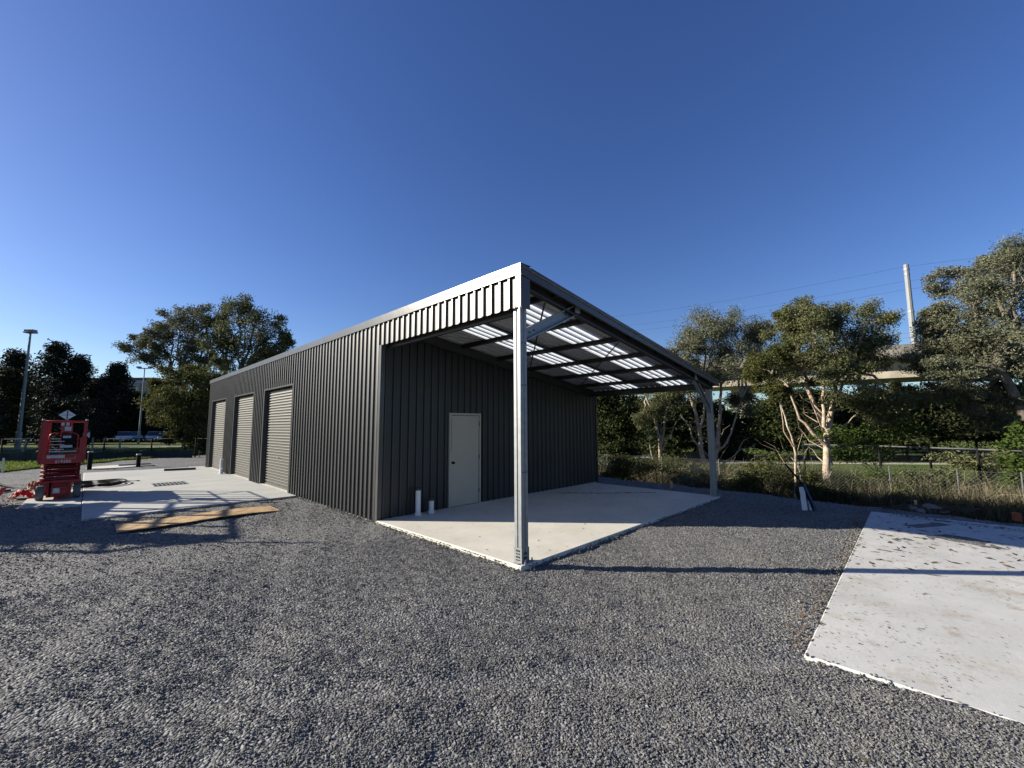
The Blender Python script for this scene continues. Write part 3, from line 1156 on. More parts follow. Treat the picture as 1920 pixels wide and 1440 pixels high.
    b.bar((-hw + 0.14 * S, y + 0.01, deck + 0.25 * rh), (hw - 0.14 * S, y + 0.01, deck + 0.25 * rh), 0.02, 0.02)
    b.each('gate_rail', MT['label'], t)
    b = MB()
    b.box(-0.06 * S, hw - 0.17 * S, y + 0.04, y + 0.18, deck + 0.42 * rh, deck + 0.66 * rh)
    cb = b.build('control_box', MT['black'], t, bevel=0.01)
    b = MB()
    b.box(-0.02 * S, 0.13 * S, y + 0.035, y + 0.039, deck + 0.58 * rh, deck + 0.635 * rh)
    b.build('decal', MT['label'], cb)
    b = MB()
    b.bar((-0.055 * S, y + 0.03, deck + 0.2 * rh), (-0.055 * S, y + 0.03, top - 0.03), 0.02, 0.02)
    b.bar((0.12 * S, y + 0.03, deck + 0.70 * rh), (0.12 * S, y + 0.03, top - 0.03), 0.03, 0.02)
    b.each('gate_post', body, t)
    b = MB()
    b.box(-0.05 * S, 0.15 * S, y - 0.012, y - 0.008, deck + 0.72 * rh, deck + 0.88 * rh)
    pn = b.build('sign_panel', body, t)
    b = MB()
    b.box(0.0, 0.12 * S, y - 0.018, y - 0.0125, deck + 0.76 * rh, deck + 0.86 * rh)
    b.build('decal', MT['label'], pn)
    b = MB()
    b.box(-0.075 * S, -0.01 * S, y - 0.02, y - 0.016, deck + 0.885 * rh, deck + 0.96 * rh)
    b.box(0.015 * S, 0.08 * S, y - 0.02, y - 0.016, deck + 0.885 * rh, deck + 0.96 * rh)
    b.each('tag_card', MT['label'], t)
    b = MB()
    b.box(-0.055 * S, 0.17 * S, y - 0.02, y - 0.016, deck + 0.345 * rh, deck + 0.405 * rh)
    b.build('decal', MT['label'], t)
    b = MB()
    b.box(-hw + 0.14 * S, 0.05 * S, y - 0.024, y - 0.018, deck + 0.10, deck + 0.18)
    db = b.build('decal', MT['label'], t)
    b = MB()
    b.box(-0.10 * S, hw - 0.16 * S, y - 0.03, y - 0.022, deck + 0.075, deck + 0.088)
    b.box(hw - 0.17 * S, hw - 0.16 * S, y - 0.03, y - 0.022, deck + 0.088, deck + 0.14)
    b.build('latch_bar', MT['tan'], t)
    return t, y, deck


lift, ly, ld = scissor_lift((-4.53, 9.42, -0.027), R(0), 1.0, 'red scissor lift parked on the edge of the pale apron', None, 0.82, 1.86)
cu = bpy.data.curves.new('fleet_number', 'FONT')
cu.body = 'S19280'
cu.size = 0.10
cu.extrude = 0.001
cu.align_x = 'CENTER'
fn = bpy.data.objects.new('fleet_number', cu)
cu.materials.append(MT['white'])
C.objects.link(fn)
fm = bpy.data.meshes.new_from_object(fn)
bpy.data.objects.remove(fn)
fn = bpy.data.objects.new('fleet_number', fm)
C.objects.link(fn)
fn.parent = lift
fn.location = (0.03, ly - 0.0215, ld - 0.025)
fn.rotation_euler = (R(90), 0, 0)
# diamond placard on the top rail
b = MB()
pm = Matrix(((1, 0, 0, 0), (0, 0, 1, 0), (0, 1, 0, 0), (0, 0, 0, 1)))
b.prism([(0, -0.135), (0.16, 0.0), (0, 0.135), (-0.16, 0.0)], -0.004, 0.0, Matrix.Translation((0.02, ly - 0.02, 2.05 + 0.16)) @ pm)
pl = b.build('diamond_placard', MT['white'], lift)
b = MB()
b.box(0.01, 0.03, ly - 0.030, ly - 0.0245, 2.09, 2.33)
b.box(-0.10, 0.14, ly - 0.0245, ly - 0.0225, 2.205, 2.215)
b.build('placard_stem', MT['ink'], pl)

big, by_, bd_ = scissor_lift((-8.0, 9.0, -0.08), R(-12), 1.7, 'large grey rough ground scissor lift standing beyond the edge of the yard apron', None, 1.7, 3.6, 1.95, 3.2, False, 5)

MB().box(-0.30, 0.22, by_ + 0.25, by_ + 0.75, 1.96, 3.48).build('shadow_box', MT['galvdark'], big, bevel=0.02)  # unseen box, added to cast a broad band of shadow on the gravel
MB().box(-0.75, 0.60, by_ + 0.35, by_ + 1.6, 1.955, 2.5).build('material_crate', MT['dark_bark'], big, bevel=0.02)
MB().tube([(0.0, by_ + 0.3, 1.96), (0.0, by_ + 0.3, 4.2)], 0.045, 8).build('shadow_mast', MT['polegrey'], big)  # unseen pole, added for the long thin shadow it casts

# cloth, straps and cables around the lift
def crumple(name, label, cat, c, size, m, n=26, seed=1):
    """a crumpled cloth: a ragged folded sheet"""
    r = np.random.default_rng(seed)
    b = MB()
    N = 11
    vs = []
    for j in range(N):
        for i in range(N):
            u, v = i / (N - 1) - 0.5, j / (N - 1) - 0.5
            vs.append((c[0] + u * size[0] + r.normal(0, size[0] * 0.045), c[1] + v * size[1] + r.normal(0, size[1] * 0.045),
                       c[2] + size[2] * (1 - (abs(u) * 1.5) ** 2 - (abs(v) * 1.4) ** 2) * (0.45 + 0.55 * r.random()) + 0.006))
    fs = [(j * N + i, j * N + i + 1, (j + 1) * N + i + 1, (j + 1) * N + i) for j in range(N - 1) for i in range(N - 1)]
    b.add(vs, fs)
    return tag(b.build(name, m), label, cat)


crumple('red_cloth', 'crumpled red cloth beside the red lift on the gravel', 'cloth', (-5.22, 9.7, -0.05), (0.40, 0.45, 0.26), MT['hivis'], seed=2)
crumple('tan_bag', 'crumpled tan bag lying against the red lift', 'bag', (-5.06, 10.2, -0.05), (0.26, 0.34, 0.46), MT['tan'], seed=4)
b = MB()
pts = [(-5.55, 9.75, 0.27), (-5.62, 9.55, 0.10), (-5.66, 9.2, -0.05), (-5.6, 8.9, -0.07), (-5.63, 8.55, -0.075), (-5.72, 8.3, -0.075)]
for i in range(len(pts) - 1):
    b.bar(pts[i], pts[i + 1], 0.10, 0.012)
tag(b.build('orange_strap', MT['orange']), 'orange webbing strap trailing over the gravel beside the red lift', 'strap')
b = MB()
pts = [(-6.6, 14.9, -0.05), (-6.62, 15.0, 0.16), (-6.5, 14.9, 0.22), (-6.2, 14.2, 0.12), (-5.8, 13.2, 0.02), (-5.4, 12.4, -0.055), (-5.0, 11.8, -0.0)]
b.tube(pts, 0.03, 8)
tag(b.build('black_hose', MT['black']), 'black hose curving out of the gravel behind the red lift', 'hose')
b = MB()
for k in range(3):
    r0 = 0.42 + 0.07 * k
    pts = [(-3.75 + 1.25 * r0 * math.cos(a), 11.5 + r0 * math.sin(a) * 1.5, 0.005 + 0.035 * k + 0.015 * math.sin(3 * a)) for a in np.linspace(0, 6.28, 26)]
    b.tube(pts, 0.022, 6)
b.tube([(-3.3, 11.65, 0.03), (-3.0, 11.95, 0.01), (-2.7, 11.8, 0.01)], 0.02, 6)
tag(b.build('coiled_cable', MT['black']), 'black cable coiled on the apron behind the red lift', 'cable')
t = thing('survey_peg', 'white survey peg standing in the gravel by the black hose', 'peg', tuple(at(18, 18.2, GZ)))
MB().box(-0.03, 0.03, -0.012, 0.012, -0.05, 0.62).build('stake', MT['white'], t)
t2 = thing('timber_offcut', 'dark timber offcut lying on the gravel near the red lift', 'timber', tuple(at(2, 12.2, GZ + 0.012)), R(60))
MB().box(-0.6, 0.6, -0.04, 0.04, 0.0, 0.06).build('board', MT['dark_bark'], t2, bevel=0.005)

# bollards, drain, bar, lid
def bollard(x, y, h, label):
    t = thing('bollard', label, 'bollard', (x, y, GZ), 0, 'black bollards beyond the apron')
    MB().lathe([(0.085, -0.05), (0.085, h - 0.06)], n=16).build('bollard_post', MT['fenceblack'], t)
    MB().lathe([(0.105, h - 0.06), (0.105, h - 0.02), (0.09, h)], n=16).build('cap', MT['polegrey'], t)


bollard(-3.89, 19.4, 0.84, 'taller black bollard by the round pit lid, nearer the red lift')
bollard(-2.23, 19.4, 0.64, 'shorter black bollard standing nearer the shed')
t = thing('drain_grate', 'slotted steel drain grate set in the apron', 'drain', (-2.06, 10.12, -0.0145), R(0))
b = MB()
b.box(-0.44, 0.44, -0.46, -0.43, 0.0005, 0.009)
b.box(-0.44, 0.44, 0.43, 0.46, 0.0005, 0.009)
b.build('grate_frame', MT['galvdark'], t)['kind'] = 'stuff'
MB().box(-0.44, 0.44, -0.43, 0.43, 0.0005, 0.002).build('grate_pit_shade', MT['black'], t)  # the pit's darkness, painted as a flat black sheet under the bars
b = MB()
for k in range(9):
    b.box(-0.44 + k * 0.105, -0.44 + k * 0.105 + 0.035, -0.43, 0.43, 0.002, 0.009)
b.box(-0.44, 0.44, -0.05, 0.05, 0.0092, 0.011)
b.each('grate_bar', MT['galv'], t)
t = thing('steel_angle', 'dark steel angle lying on the apron near the shed', 'steel bar', (-1.12, 15.5, -0.0145), R(-14))
MB().box(-0.55, 0.55, -0.05, 0.05, 0.0, 0.008).box(-0.55, 0.55, 0.042, 0.05, 0.008, 0.09).build('bar', MT['steel'], t)
t = thing('pit_lid', 'round pale concrete pit lid in the gravel by the bollards', 'pit lid', (-3.03, 20.1, GZ))
MB().lathe([(0.95, 0.0), (0.95, 0.05), (0.9, 0.06)], n=28).build('lid_ring', MT['slab_c'], t)
MB().box(0.15, 1.35, 0.1, 0.7, 0.062, 0.10).build('steel_cover', MT['steel'], t)

# the ply sheet on the gravel
t = thing('plywood_sheet', 'long tan plywood sheet lying on the gravel before the roller doors', 'plywood', (-2.29, 3.03, -0.035), R(1.0))
b = MB()
N = 24
top, bot = [], []
for i in range(N + 1):
    x = -1.34 + 2.68 * i / N
    zc = 0.018 * math.cos(x * 1.2) + 0.01 * math.sin(3 * x)
    for y in (-0.40, 0.40):
        top.append((x + 0.03 * y, y, zc + 0.018))
        bot.append((x + 0.03 * y, y, zc))
vs = top + bot
o = 2 * (N + 1)
fs = []
for i in range(N):
    fs += [(2 * i, 2 * i + 2, 2 * i + 3, 2 * i + 1), (o + 2 * i, o + 2 * i + 1, o + 2 * i + 3, o + 2 * i + 2),
           (2 * i, o + 2 * i, o + 2 * i + 2, 2 * i + 2), (2 * i + 1, 2 * i + 3, o + 2 * i + 3, o + 2 * i + 1)]
fs += [(0, 1, o + 1, o), (2 * N, o + 2 * N, o + 2 * N + 1, 2 * N + 1)]
b.add(vs, fs)
b.build('sheet', MT['osb'], t)

# leaning pole with pale boards beyond the carport
P0 = Vector((7.2, -5.88, GZ))
t = thing('leaning_stake', 'dark pole with blue strap leaning over two pale boards near the vegetation', 'stake', tuple(P0))
ax = -rt                          # towards the left of the view
toc = -Vector((fw.x, fw.y, 0)).normalized()
b = MB()
b.tube([ax * -0.06 + toc * 0.06, ax * 0.10 + toc * 0.03 + Vector((0, 0, 0.55)), ax * 0.46 + Vector((0, 0, 1.02))], 0.02, 8)
b.build('pole', MT['black'], t)
b = MB()
b.bar(ax * -0.09 + toc * 0.09 + Vector((0, 0, 0.02)), ax * 0.11 + toc * 0.06 + Vector((0, 0, 0.58)), 0.03, 0.035)
b.build('strap', MT['bluesteel'], t)
for (o0, o1, z0, z1, tilt) in ((-0.14, -0.03, 0.0, 0.50, 0.0), (0.03, 0.16, 0.0, 0.22, 0.05)):
    b = MB()
    vs = []
    for k in (0, 1):
        for (o_, z_) in ((o0, z0), (o1, z0), (o1 - tilt, z1), (o0, z1)):
            vs.append(rt * o_ + Vector((0, 0, z_)) - toc * (0.02 * k + 0.1 * z_))
    b.add(vs, [(0, 1, 2, 3), (7, 6, 5, 4), (0, 4, 5, 1), (1, 5, 6, 2), (2, 6, 7, 3), (3, 7, 4, 0)])
    b.build('board', MT['pvc'], t)

# ------------------------------------------------------------------ loose stones
def stones(name, P, scl, mtl, seed=0):
    me = bpy.data.meshes.new(name)
    me.vertices.add(len(P))
    me.vertices.foreach_set('co', P.reshape(-1).astype(np.float32))
    a = me.attributes.new('scl', 'FLOAT', 'POINT')
    a.data.foreach_set('value', scl.astype(np.float32))
    me.update()
    me.materials.append(mtl)
    o = bpy.data.objects.new(name, me)
    C.objects.link(o)
    ng = bpy.data.node_groups.new(name + '_scatter', 'GeometryNodeTree')
    ng.interface.new_socket('Geometry', in_out='INPUT', socket_type='NodeSocketGeometry')
    ng.interface.new_socket('Geometry', in_out='OUTPUT', socket_type='NodeSocketGeometry')
    n = ng.nodes
    L = ng.links
    gi, go = n.new('NodeGroupInput'), n.new('NodeGroupOutput')
    jn = n.new('GeometryNodeJoinGeometry')
    for k in range(5):
        ico = n.new('GeometryNodeMeshIcoSphere')
        ico.inputs['Radius'].default_value = 1.0
        ico.inputs['Subdivisions'].default_value = 2
        pos = n.new('GeometryNodeInputPosition')
        ad = n.new('ShaderNodeVectorMath')
        ad.operation = 'ADD'
        ad.inputs[1].default_value = (k * 7.3 + seed, k * 3.1, -k * 5.7)
        L.new(pos.outputs[0], ad.inputs[0])
        vor = n.new('ShaderNodeTexNoise')
        vor.inputs['Scale'].default_value = 0.9
        vor.inputs['Detail'].default_value = 1.0
        L.new(ad.outputs[0], vor.inputs['Vector'])
        sb = n.new('ShaderNodeVectorMath')
        sb.operation = 'SUBTRACT'
        sb.inputs[1].default_value = (0.5, 0.5, 0.5)
        L.new(vor.outputs['Color'], sb.inputs[0])
        sc = n.new('ShaderNodeVectorMath')
        sc.operation = 'SCALE'
        sc.inputs['Scale'].default_value = 2.4
        L.new(sb.outputs[0], sc.inputs[0])
        sp = n.new('GeometryNodeSetPosition')
        L.new(ico.outputs['Mesh'], sp.inputs['Geometry'])
        L.new(sc.outputs[0], sp.inputs['Offset'])
        sm = n.new('GeometryNodeSetMaterial')
        sm.inputs['Material'].default_value = mtl
        L.new(sp.outputs[0], sm.inputs['Geometry'])
        fl_ = n.new('GeometryNodeSetShadeSmooth')
        fl_.inputs['Shade Smooth'].default_value = False
        L.new(sm.outputs[0], fl_.inputs['Geometry'])
        gti = n.new('GeometryNodeGeometryToInstance')
        L.new(fl_.outputs[0], gti.inputs[0])
        L.new(gti.outputs[0], jn.inputs[0])
    iop = n.new('GeometryNodeInstanceOnPoints')
    L.new(gi.outputs[0], iop.inputs['Points'])
    L.new(jn.outputs[0], iop.inputs['Instance'])
    iop.inputs['Pick Instance'].default_value = True
    rv = n.new('FunctionNodeRandomValue')
    rv.data_type = 'FLOAT_VECTOR'
    rv.inputs[0].default_value = (-0.7, -0.7, 0)
    rv.inputs[1].default_value = (0.7, 0.7, 6.28)
    L.new(rv.outputs[0], iop.inputs['Rotation'])
    na = n.new('GeometryNodeInputNamedAttribute')
    na.data_type = 'FLOAT'
    na.inputs['Name'].default_value = 'scl'
    rs = n.new('FunctionNodeRandomValue')
    rs.data_type = 'FLOAT_VECTOR'
    rs.inputs[0].default_value = (0.8, 0.6, 0.45)
    rs.inputs[1].default_value = (1.35, 1.0, 0.8)
    vm = n.new('ShaderNodeVectorMath')
    vm.operation = 'SCALE'
    L.new(rs.outputs[0], vm.inputs[0])
    L.new(na.outputs['Attribute'], vm.inputs['Scale'])
    L.new(vm.outputs[0], iop.inputs['Scale'])
    L.new(iop.outputs[0], go.inputs[0])
    md = o.modifiers.new('scatter', 'NODES')
    md.node_group = ng
    return o


def free_mask(x, y):
    m = (x < yard_right(y) - 0.02) & (y < yard_top(x) - 0.05)
    m &= ~((x > -0.045) & (x < 7.85) & (y > -3.94) & (y < 16.8))
    m &= ~((x > -4.09) & (x < 0.02) & (y > 4.52 - 0.017 * (x + 4)) & (y < 17.3))
    m &= ~((x > -5.17) & (x < -4.0) & (y > 6.95 - (x + 4.085) * 0.63) & (y < 12.15))
    m &= ~((x > 0.055) & (y < -6.97 + 0.012 * x) & (x < 7.92) & (y > -13.6))
    return m


pts, scl = [], []
for (d0, d1, den, s0, s1) in ((0.6, 4.2, 7600, 0.0036, 0.0088), (4.2, 7.5, 3000, 0.0045, 0.0098), (7.5, 12, 800, 0.0062, 0.0125), (12, 22, 130, 0.009, 0.018)):
    area = 0.5 * R(150) * (d1 ** 2 - d0 ** 2)
    N = int(area * den)
    rr = np.sqrt(rng.uniform(d0 ** 2, d1 ** 2, N))
    aa = YAW + rng.uniform(-R(75), R(75), N)
    x = CAM.x + rr * np.cos(aa)
    y = CAM.y + rr * np.sin(aa)
    # worn and loose patches
    pat = 0.5 + 0.5 * np.sin(1.3 * x + 2 * np.sin(0.9 * y)) * np.sin(1.1 * y + 1.7 * np.sin(0.7 * x + 1))
    trk = np.exp(-((x * 0.62 + y * 0.78 + 5.4) / 0.2) ** 2) + np.exp(-((x * 0.62 + y * 0.78 + 6.9) / 0.2) ** 2) + np.exp(-((x * 0.93 - y * 0.36 + 1.4) / 0.22) ** 2) + np.exp(-((x * 0.93 - y * 0.36 + 3.0) / 0.22) ** 2)
    keep = rng.random(N) < (0.42 + 0.58 * pat) * (1 - 0.6 * np.clip(trk, 0, 1))
    k = free_mask(x, y) & keep
    x, y = x[k], y[k]
    s = s0 + (s1 - s0) * rng.random(len(x)) ** 2.2
    s = np.where(rng.random(len(x)) < 0.005, s * 1.8, s)
    pts.append(np.stack([x, y, GZ + undul(x, y) + s * 0.22], -1))
    scl.append(s)
# stones kicked up along the slab edges
for (ax_, ay_, bx_, by_, n_) in ((-0.05, -3.92, -0.05, 0.0, 500), (-0.04, -3.94, 7.5, -3.94, 500), (0.05, -6.97, 0.05, -13, 300), (0.05, -6.96, 7.8, -6.87, 250), (-4.08, 4.50, 0.0, 4.44, 400), (-0.02, 0.0, -0.02, 4.45, 500)):
    tt = rng.random(n_)
    off = np.abs(rng.normal(0, 0.045, n_)) - 0.012
    dx_, dy_ = bx_ - ax_, by_ - ay_
    LL = math.hypot(dx_, dy_)
    sgn = {(-0.05, -3.92): -1, (-0.04, -3.94): 1, (0.05, -6.97): 1, (0.05, -6.96): -1, (-4.08, 4.50): 1, (-0.02, 0.0): -1}[(ax_, ay_)]
    px__ = ax_ + dx_ * tt + sgn * off * (dy_ / LL if abs(dy_) > abs(dx_) and ay_ != -6.97 else (-1 if ay_ == -6.97 else 0)) + rng.normal(0, 0.004, n_)
    py__ = ay_ + dy_ * tt + (0 if abs(dy_) > abs(dx_) else 1) * (-off if ay_ != -6.96 else off)
    ss__ = rng.uniform(0.006, 0.013, n_)
    pts.append(np.stack([px__, py__, np.where(off < 0, -0.02, GZ + 0.006 + rng.random(n_) * 0.012)], -1))
    scl.append(ss__)
o = stones('gravel_stones', np.concatenate(pts), np.concatenate(scl), MT['stone'])
o['kind'] = 'stuff'
tag(o, 'loose grey crushed stones scattered over the gravel yard', 'gravel', kind='stuff')

# leaf litter on the slabs
def litter(name, label, n, xr, yr, z, s0, s1, m, dens=None):
    x = rng.uniform(*xr, n)
    y = rng.uniform(*yr, n)
    if dens:
        k = rng.random(n) < dens(x, y)
        x, y = x[k], y[k]
    n = len(x)
    a = rng.uniform(0, 6.28, n)
    L = rng.uniform(s0, s1, n)
    W = L * rng.uniform(0.12, 0.4, n)
    d = np.stack([np.cos(a), np.sin(a), rng.uniform(-0.12, 0.25, n)], -1)
    w = np.stack([-np.sin(a), np.cos(a), rng.uniform(-0.3, 0.3, n)], -1)
    c = np.stack([x, y, np.full(n, z) + 0.003 + 0.2 * W], -1)
    V = np.stack([c - d * L[:, None] / 2, c + w * W[:, None] / 2, c + d * L[:, None] / 2, c - w * W[:, None] / 2], 1)
    V[:, :, 2] = np.maximum(V[:, :, 2], z + 0.002)
    return tag(fast_quads(name, V, m), label, 'leaf litter', kind='stuff')


pn = lambda x, y: np.clip(0.18 + 0.75 * (np.sin(1.9 * x + 1.3 * np.sin(2.1 * y)) * np.sin(1.6 * y + 0.8 * x) > 0.1) + 0.25 * (y > -7.9), 0, 1)
litter('leaf_litter', 'dark leaf litter and bark specks strewn over the white slab', 11000, (0.1, 7.8), (-12, -7.0), -0.034, 0.007, 0.032, MT['darklitter'], pn)
litter('fallen_leaves', 'brown fallen leaves on the far end of the white slab', 200, (3.2, 7.8), (-9.5, -7.0), -0.034, 0.05, 0.15, MT['deadleaf'])
litter('carport_litter', 'few dark leaves and scraps on the carport slab', 240, (0.1, 7.4), (-3.85, -0.2), 0.0, 0.015, 0.07, MT['darklitter'])
litter('straw_scraps', 'pale straw scraps and leaves on the gravel', 170, (-6, 9), (-8, 4), GZ + 0.018, 0.03, 0.09, MT['straw'], lambda x, y: free_mask(x, y) * 1.0)
# a darker line of damp leaves across the carport slab, and along the slab edge
def line_litter(name, label, a, z, n, spread, zz, m):
    tt = rng.random(n)
    x = a[0] + (z[0] - a[0]) * tt + rng.normal(0, spread, n)
    y = a[1] + (z[1] - a[1]) * tt + rng.normal(0, spread, n) + 0.06 * np.sin(9 * tt)
    L = rng.uniform(0.02, 0.07, n)
    an = rng.uniform(0, 6.28, n)
    d = np.stack([np.cos(an), np.sin(an), 0 * an], -1) * L[:, None] / 2
    w = np.stack([-np.sin(an), np.cos(an), 0.3 + 0 * an], -1) * L[:, None] / 5
    c = np.stack([x, y, np.full(n, zz + 0.008)], -1)
    V = np.stack([c - d, c + w, c + d, c - w], 1)
    V[:, :, 2] = np.maximum(V[:, :, 2], zz + 0.002)
    return tag(fast_quads(name, V, m), label, 'leaf litter', kind='stuff')


line_litter('leaf_line', 'line of dark leaves swept across the far carport slab', (4.9, -0.45), (6.9, -2.5), 420, 0.03, 0.0, MT['darklitter'])
line_litter('slab_edge_litter', 'brown dirt and leaves along the edge of the white slab', (7.7, -7.2), (7.0, -12), 700, 0.10, -0.034, MT['darklitter'])
line_litter('gravel_edge_litter', 'brown leaf litter where the gravel meets the white slab', (0.15, -6.92), (7.8, -6.8), 380, 0.06, GZ + 0.02, MT['deadleaf'])

# ------------------------------------------------------------------ vegetation
def leaves(name, centres, sig, per, L, W, m, parent=None, droop=0.35, off=(0, 0, 0), seed=0, up=0.0):
    """sprays of small diamond leaves round the clump centres"""
    r = np.random.default_rng(seed)
    c = np.repeat(np.asarray(centres, float), per, 0)
    s = np.repeat(np.asarray(sig, float), per, 0)
    n = len(c)
    p = c + np.clip(r.normal(0, 1, (n, 3)), -1.75, 1.75) * s
    a = unit(r.normal(0, 1, (n, 3)) * [1, 1, 0.7] + [0, 0, -droop + up])
    w = unit(np.cross(a, r.normal(0, 1, (n, 3))))
    ll = (L * r.uniform(0.6, 1.35, n))[:, None]
    ww = (W * r.uniform(0.6, 1.35, n))[:, None]
    p = p - np.asarray(off)
    V = np.stack([p - a * ll / 2, p + w * ww / 2, p + a * ll / 2, p - w * ww / 2], 1)
    return fast_quads(name, V, m, parent)


def limb(mb, p0, p1, r0, r1, wob=0.06, n=6, seg=5, sag=0.0):
    p0, p1 = Vector(p0), Vector(p1)
    L = (p1 - p0).length
    pts, rs = [], []
    for i in range(seg + 1):
        f = i / seg
        p = p0.lerp(p1, f)
        if 0 < i < seg:
            p = p + Vector([random.gauss(0, wob * L * 0.5) for _ in range(3)])
        # limbs leave steeply, then lean out
        p.z += sag * L * math.sin(math.pi * f)
        pts.append(p)
        rs.append(r0 + (r1 - r0) * f)
    mb.tube(pts, rs, n, cap=False)
    return pts


def tree(name, label, base, blobs, mats, group=None, forks=None, r=0.14, L=0.13, W=0.035, clumps=26, per=60, spread=0.27,
         shell=0.55, twigs=6, fork_h=0.35, droop=0.35, seed=0, cat='tree', trunk_wob=0.03, shoots=0, fine=1.0, traced=None, depth=None, tufts=0):
    """base: ground point; blobs: [(centre, radius xyz)] in world space; a limb runs to every blob from the nearest fork"""
    random.seed(seed + 100)
    rr = np.random.default_rng(seed + 5)
    base = Vector(base)
    t = thing(name, label, cat, tuple(base), 0, group)
    tops = max(b[0].z for b in blobs)
    cx = sum((b[0] for b in blobs), Vector()) / len(blobs)
    forks = [Vector(f) for f in forks] if forks else [base.lerp(Vector((cx.x, cx.y, base.z + (tops - base.z) * 1.0)), fork_h)]
    mb = MB()
    o = base
    for line, ra, rb in (traced or []):
        # limbs seen in the photo, each wandering a little in depth
        dz = random.uniform(-0.5, 0.5)
        P_ = [atz(p[0], p[1], depth + dz * i / max(1, len(line) - 1)) - o for i, p in enumerate(line)]
        if line[0][1] > 860:
            P_ = [Vector((P_[0].x * 0.5, P_[0].y * 0.5, -0.1))] + P_
        Q_ = []
        for a_, b_ in zip(P_[:-1], P_[1:]):
            for k in range(3):
                Q_.append(a_.lerp(b_, k / 3) + Vector([random.gauss(0, 0.018) for _ in range(3)]))
        Q_.append(P_[-1])
        n_ = len(Q_) - 1
        mb.tube(Q_, [ra + (rb - ra) * i / n_ for i in range(n_ + 1)], 8, cap=False)
    for f in ([] if traced else forks):
        limb(mb, Vector((0, 0, -0.1)), f - o, r, r * 0.72, trunk_wob, 8, 6)
    cc, ss = [], []
    small = []
    if tufts:
        for (c, rad) in blobs:
            for k in range(tufts):
                u = Vector((random.gauss(0, 1), random.gauss(0, 1), random.gauss(0.35, 0.8))).normalized()
                sc = random.uniform(0.26, 0.46)
                small.append((c + Vector((u.x * rad[0], u.y * rad[1], u.z * rad[2])) * random.uniform(0.9, 1.2), tuple(q * sc for q in rad)))
    big_n = len(blobs)
    for bi, (c, rad) in enumerate(list(blobs) + small):
        if bi >= big_n:
            n = 5
            cc.append(np.array(c) + unit(rr.normal(0, 1, (n, 3))) * rr.random((n, 1)) * np.array(rad))
            ss.append(np.repeat(np.array([rad]) * 0.55, n, 0))
            near = min(blobs, key=lambda q: (q[0] - c).length)
            limb(mb, near[0] - o, c - o, r * 0.10, r * 0.03, 0.08, 4, 4, 0.04)
            continue
        f = min(forks, key=lambda q: (q.xy - c.xy).length + 0.2 * abs(q.z - c.z))
        vol = max(0.25, min(1.6, rad[0] / 1.2))
        pts = limb(mb, f - o, c - o, r * 0.55, r * 0.16, 0.07, 6, 6, 0.06)
        # clumps, most of them near the outside
        n = max(5, int((0.85 if tufts else 1.25) * clumps * (0.5 + 0.5 * vol)))
        u = unit(rr.normal(0, 1, (n, 3)))
        k = (shell + (1 - shell) * rr.random(n)) * np.where(rr.random(n) < 0.25, 0.45, 1)
        pc = np.array(c) + u * k[:, None] * np.array(rad)
        cc.append(pc)
        ss.append(np.repeat(np.array([[rad[0], rad[1], rad[2] * 0.75]]) * spread, n, 0) * rr.uniform(0.6, 1.25, (n, 1)))
        for j in range(min(n, int(twigs))):
            q = pts[-1 - (j % 3)]
            limb(mb, q, Vector(pc[j]) - o, r * 0.13, r * 0.035, 0.08, 4, 4, 0.05)
    for k in range(shoots):
        an = random.uniform(0, 6.28)
        h = random.uniform(0.2, 0.7) * (forks[0].z - base.z)
        p0 = Vector((0, 0, h))
        limb(mb, p0, p0 + Vector((math.cos(an), math.sin(an), random.uniform(0.4, 1.2))) * random.uniform(0.6, 1.4), r * 0.2, r * 0.03, 0.1, 4, 4)
    mb.build('trunk', MT[mats[0]], t)
    cr = leaves('crown', np.concatenate(cc), np.concatenate(ss), int(per * (1.45 if tufts else 1.9) * fine), L * 1.12 / fine ** 0.5, W * 1.25 / fine ** 0.5, MT[mats[1]], t, droop, tuple(base), seed)
    return t


def blob(px, py, depth, rx, rz=None, dz=0.0, ry=None):
    """a crown lobe seen at a photo pixel, with its radius in photo pixels"""
    c = atz(px, py, depth + dz)
    k = depth / FPX
    return (c, (rx * k, (ry or rx) * k, (rz or rx) * k))


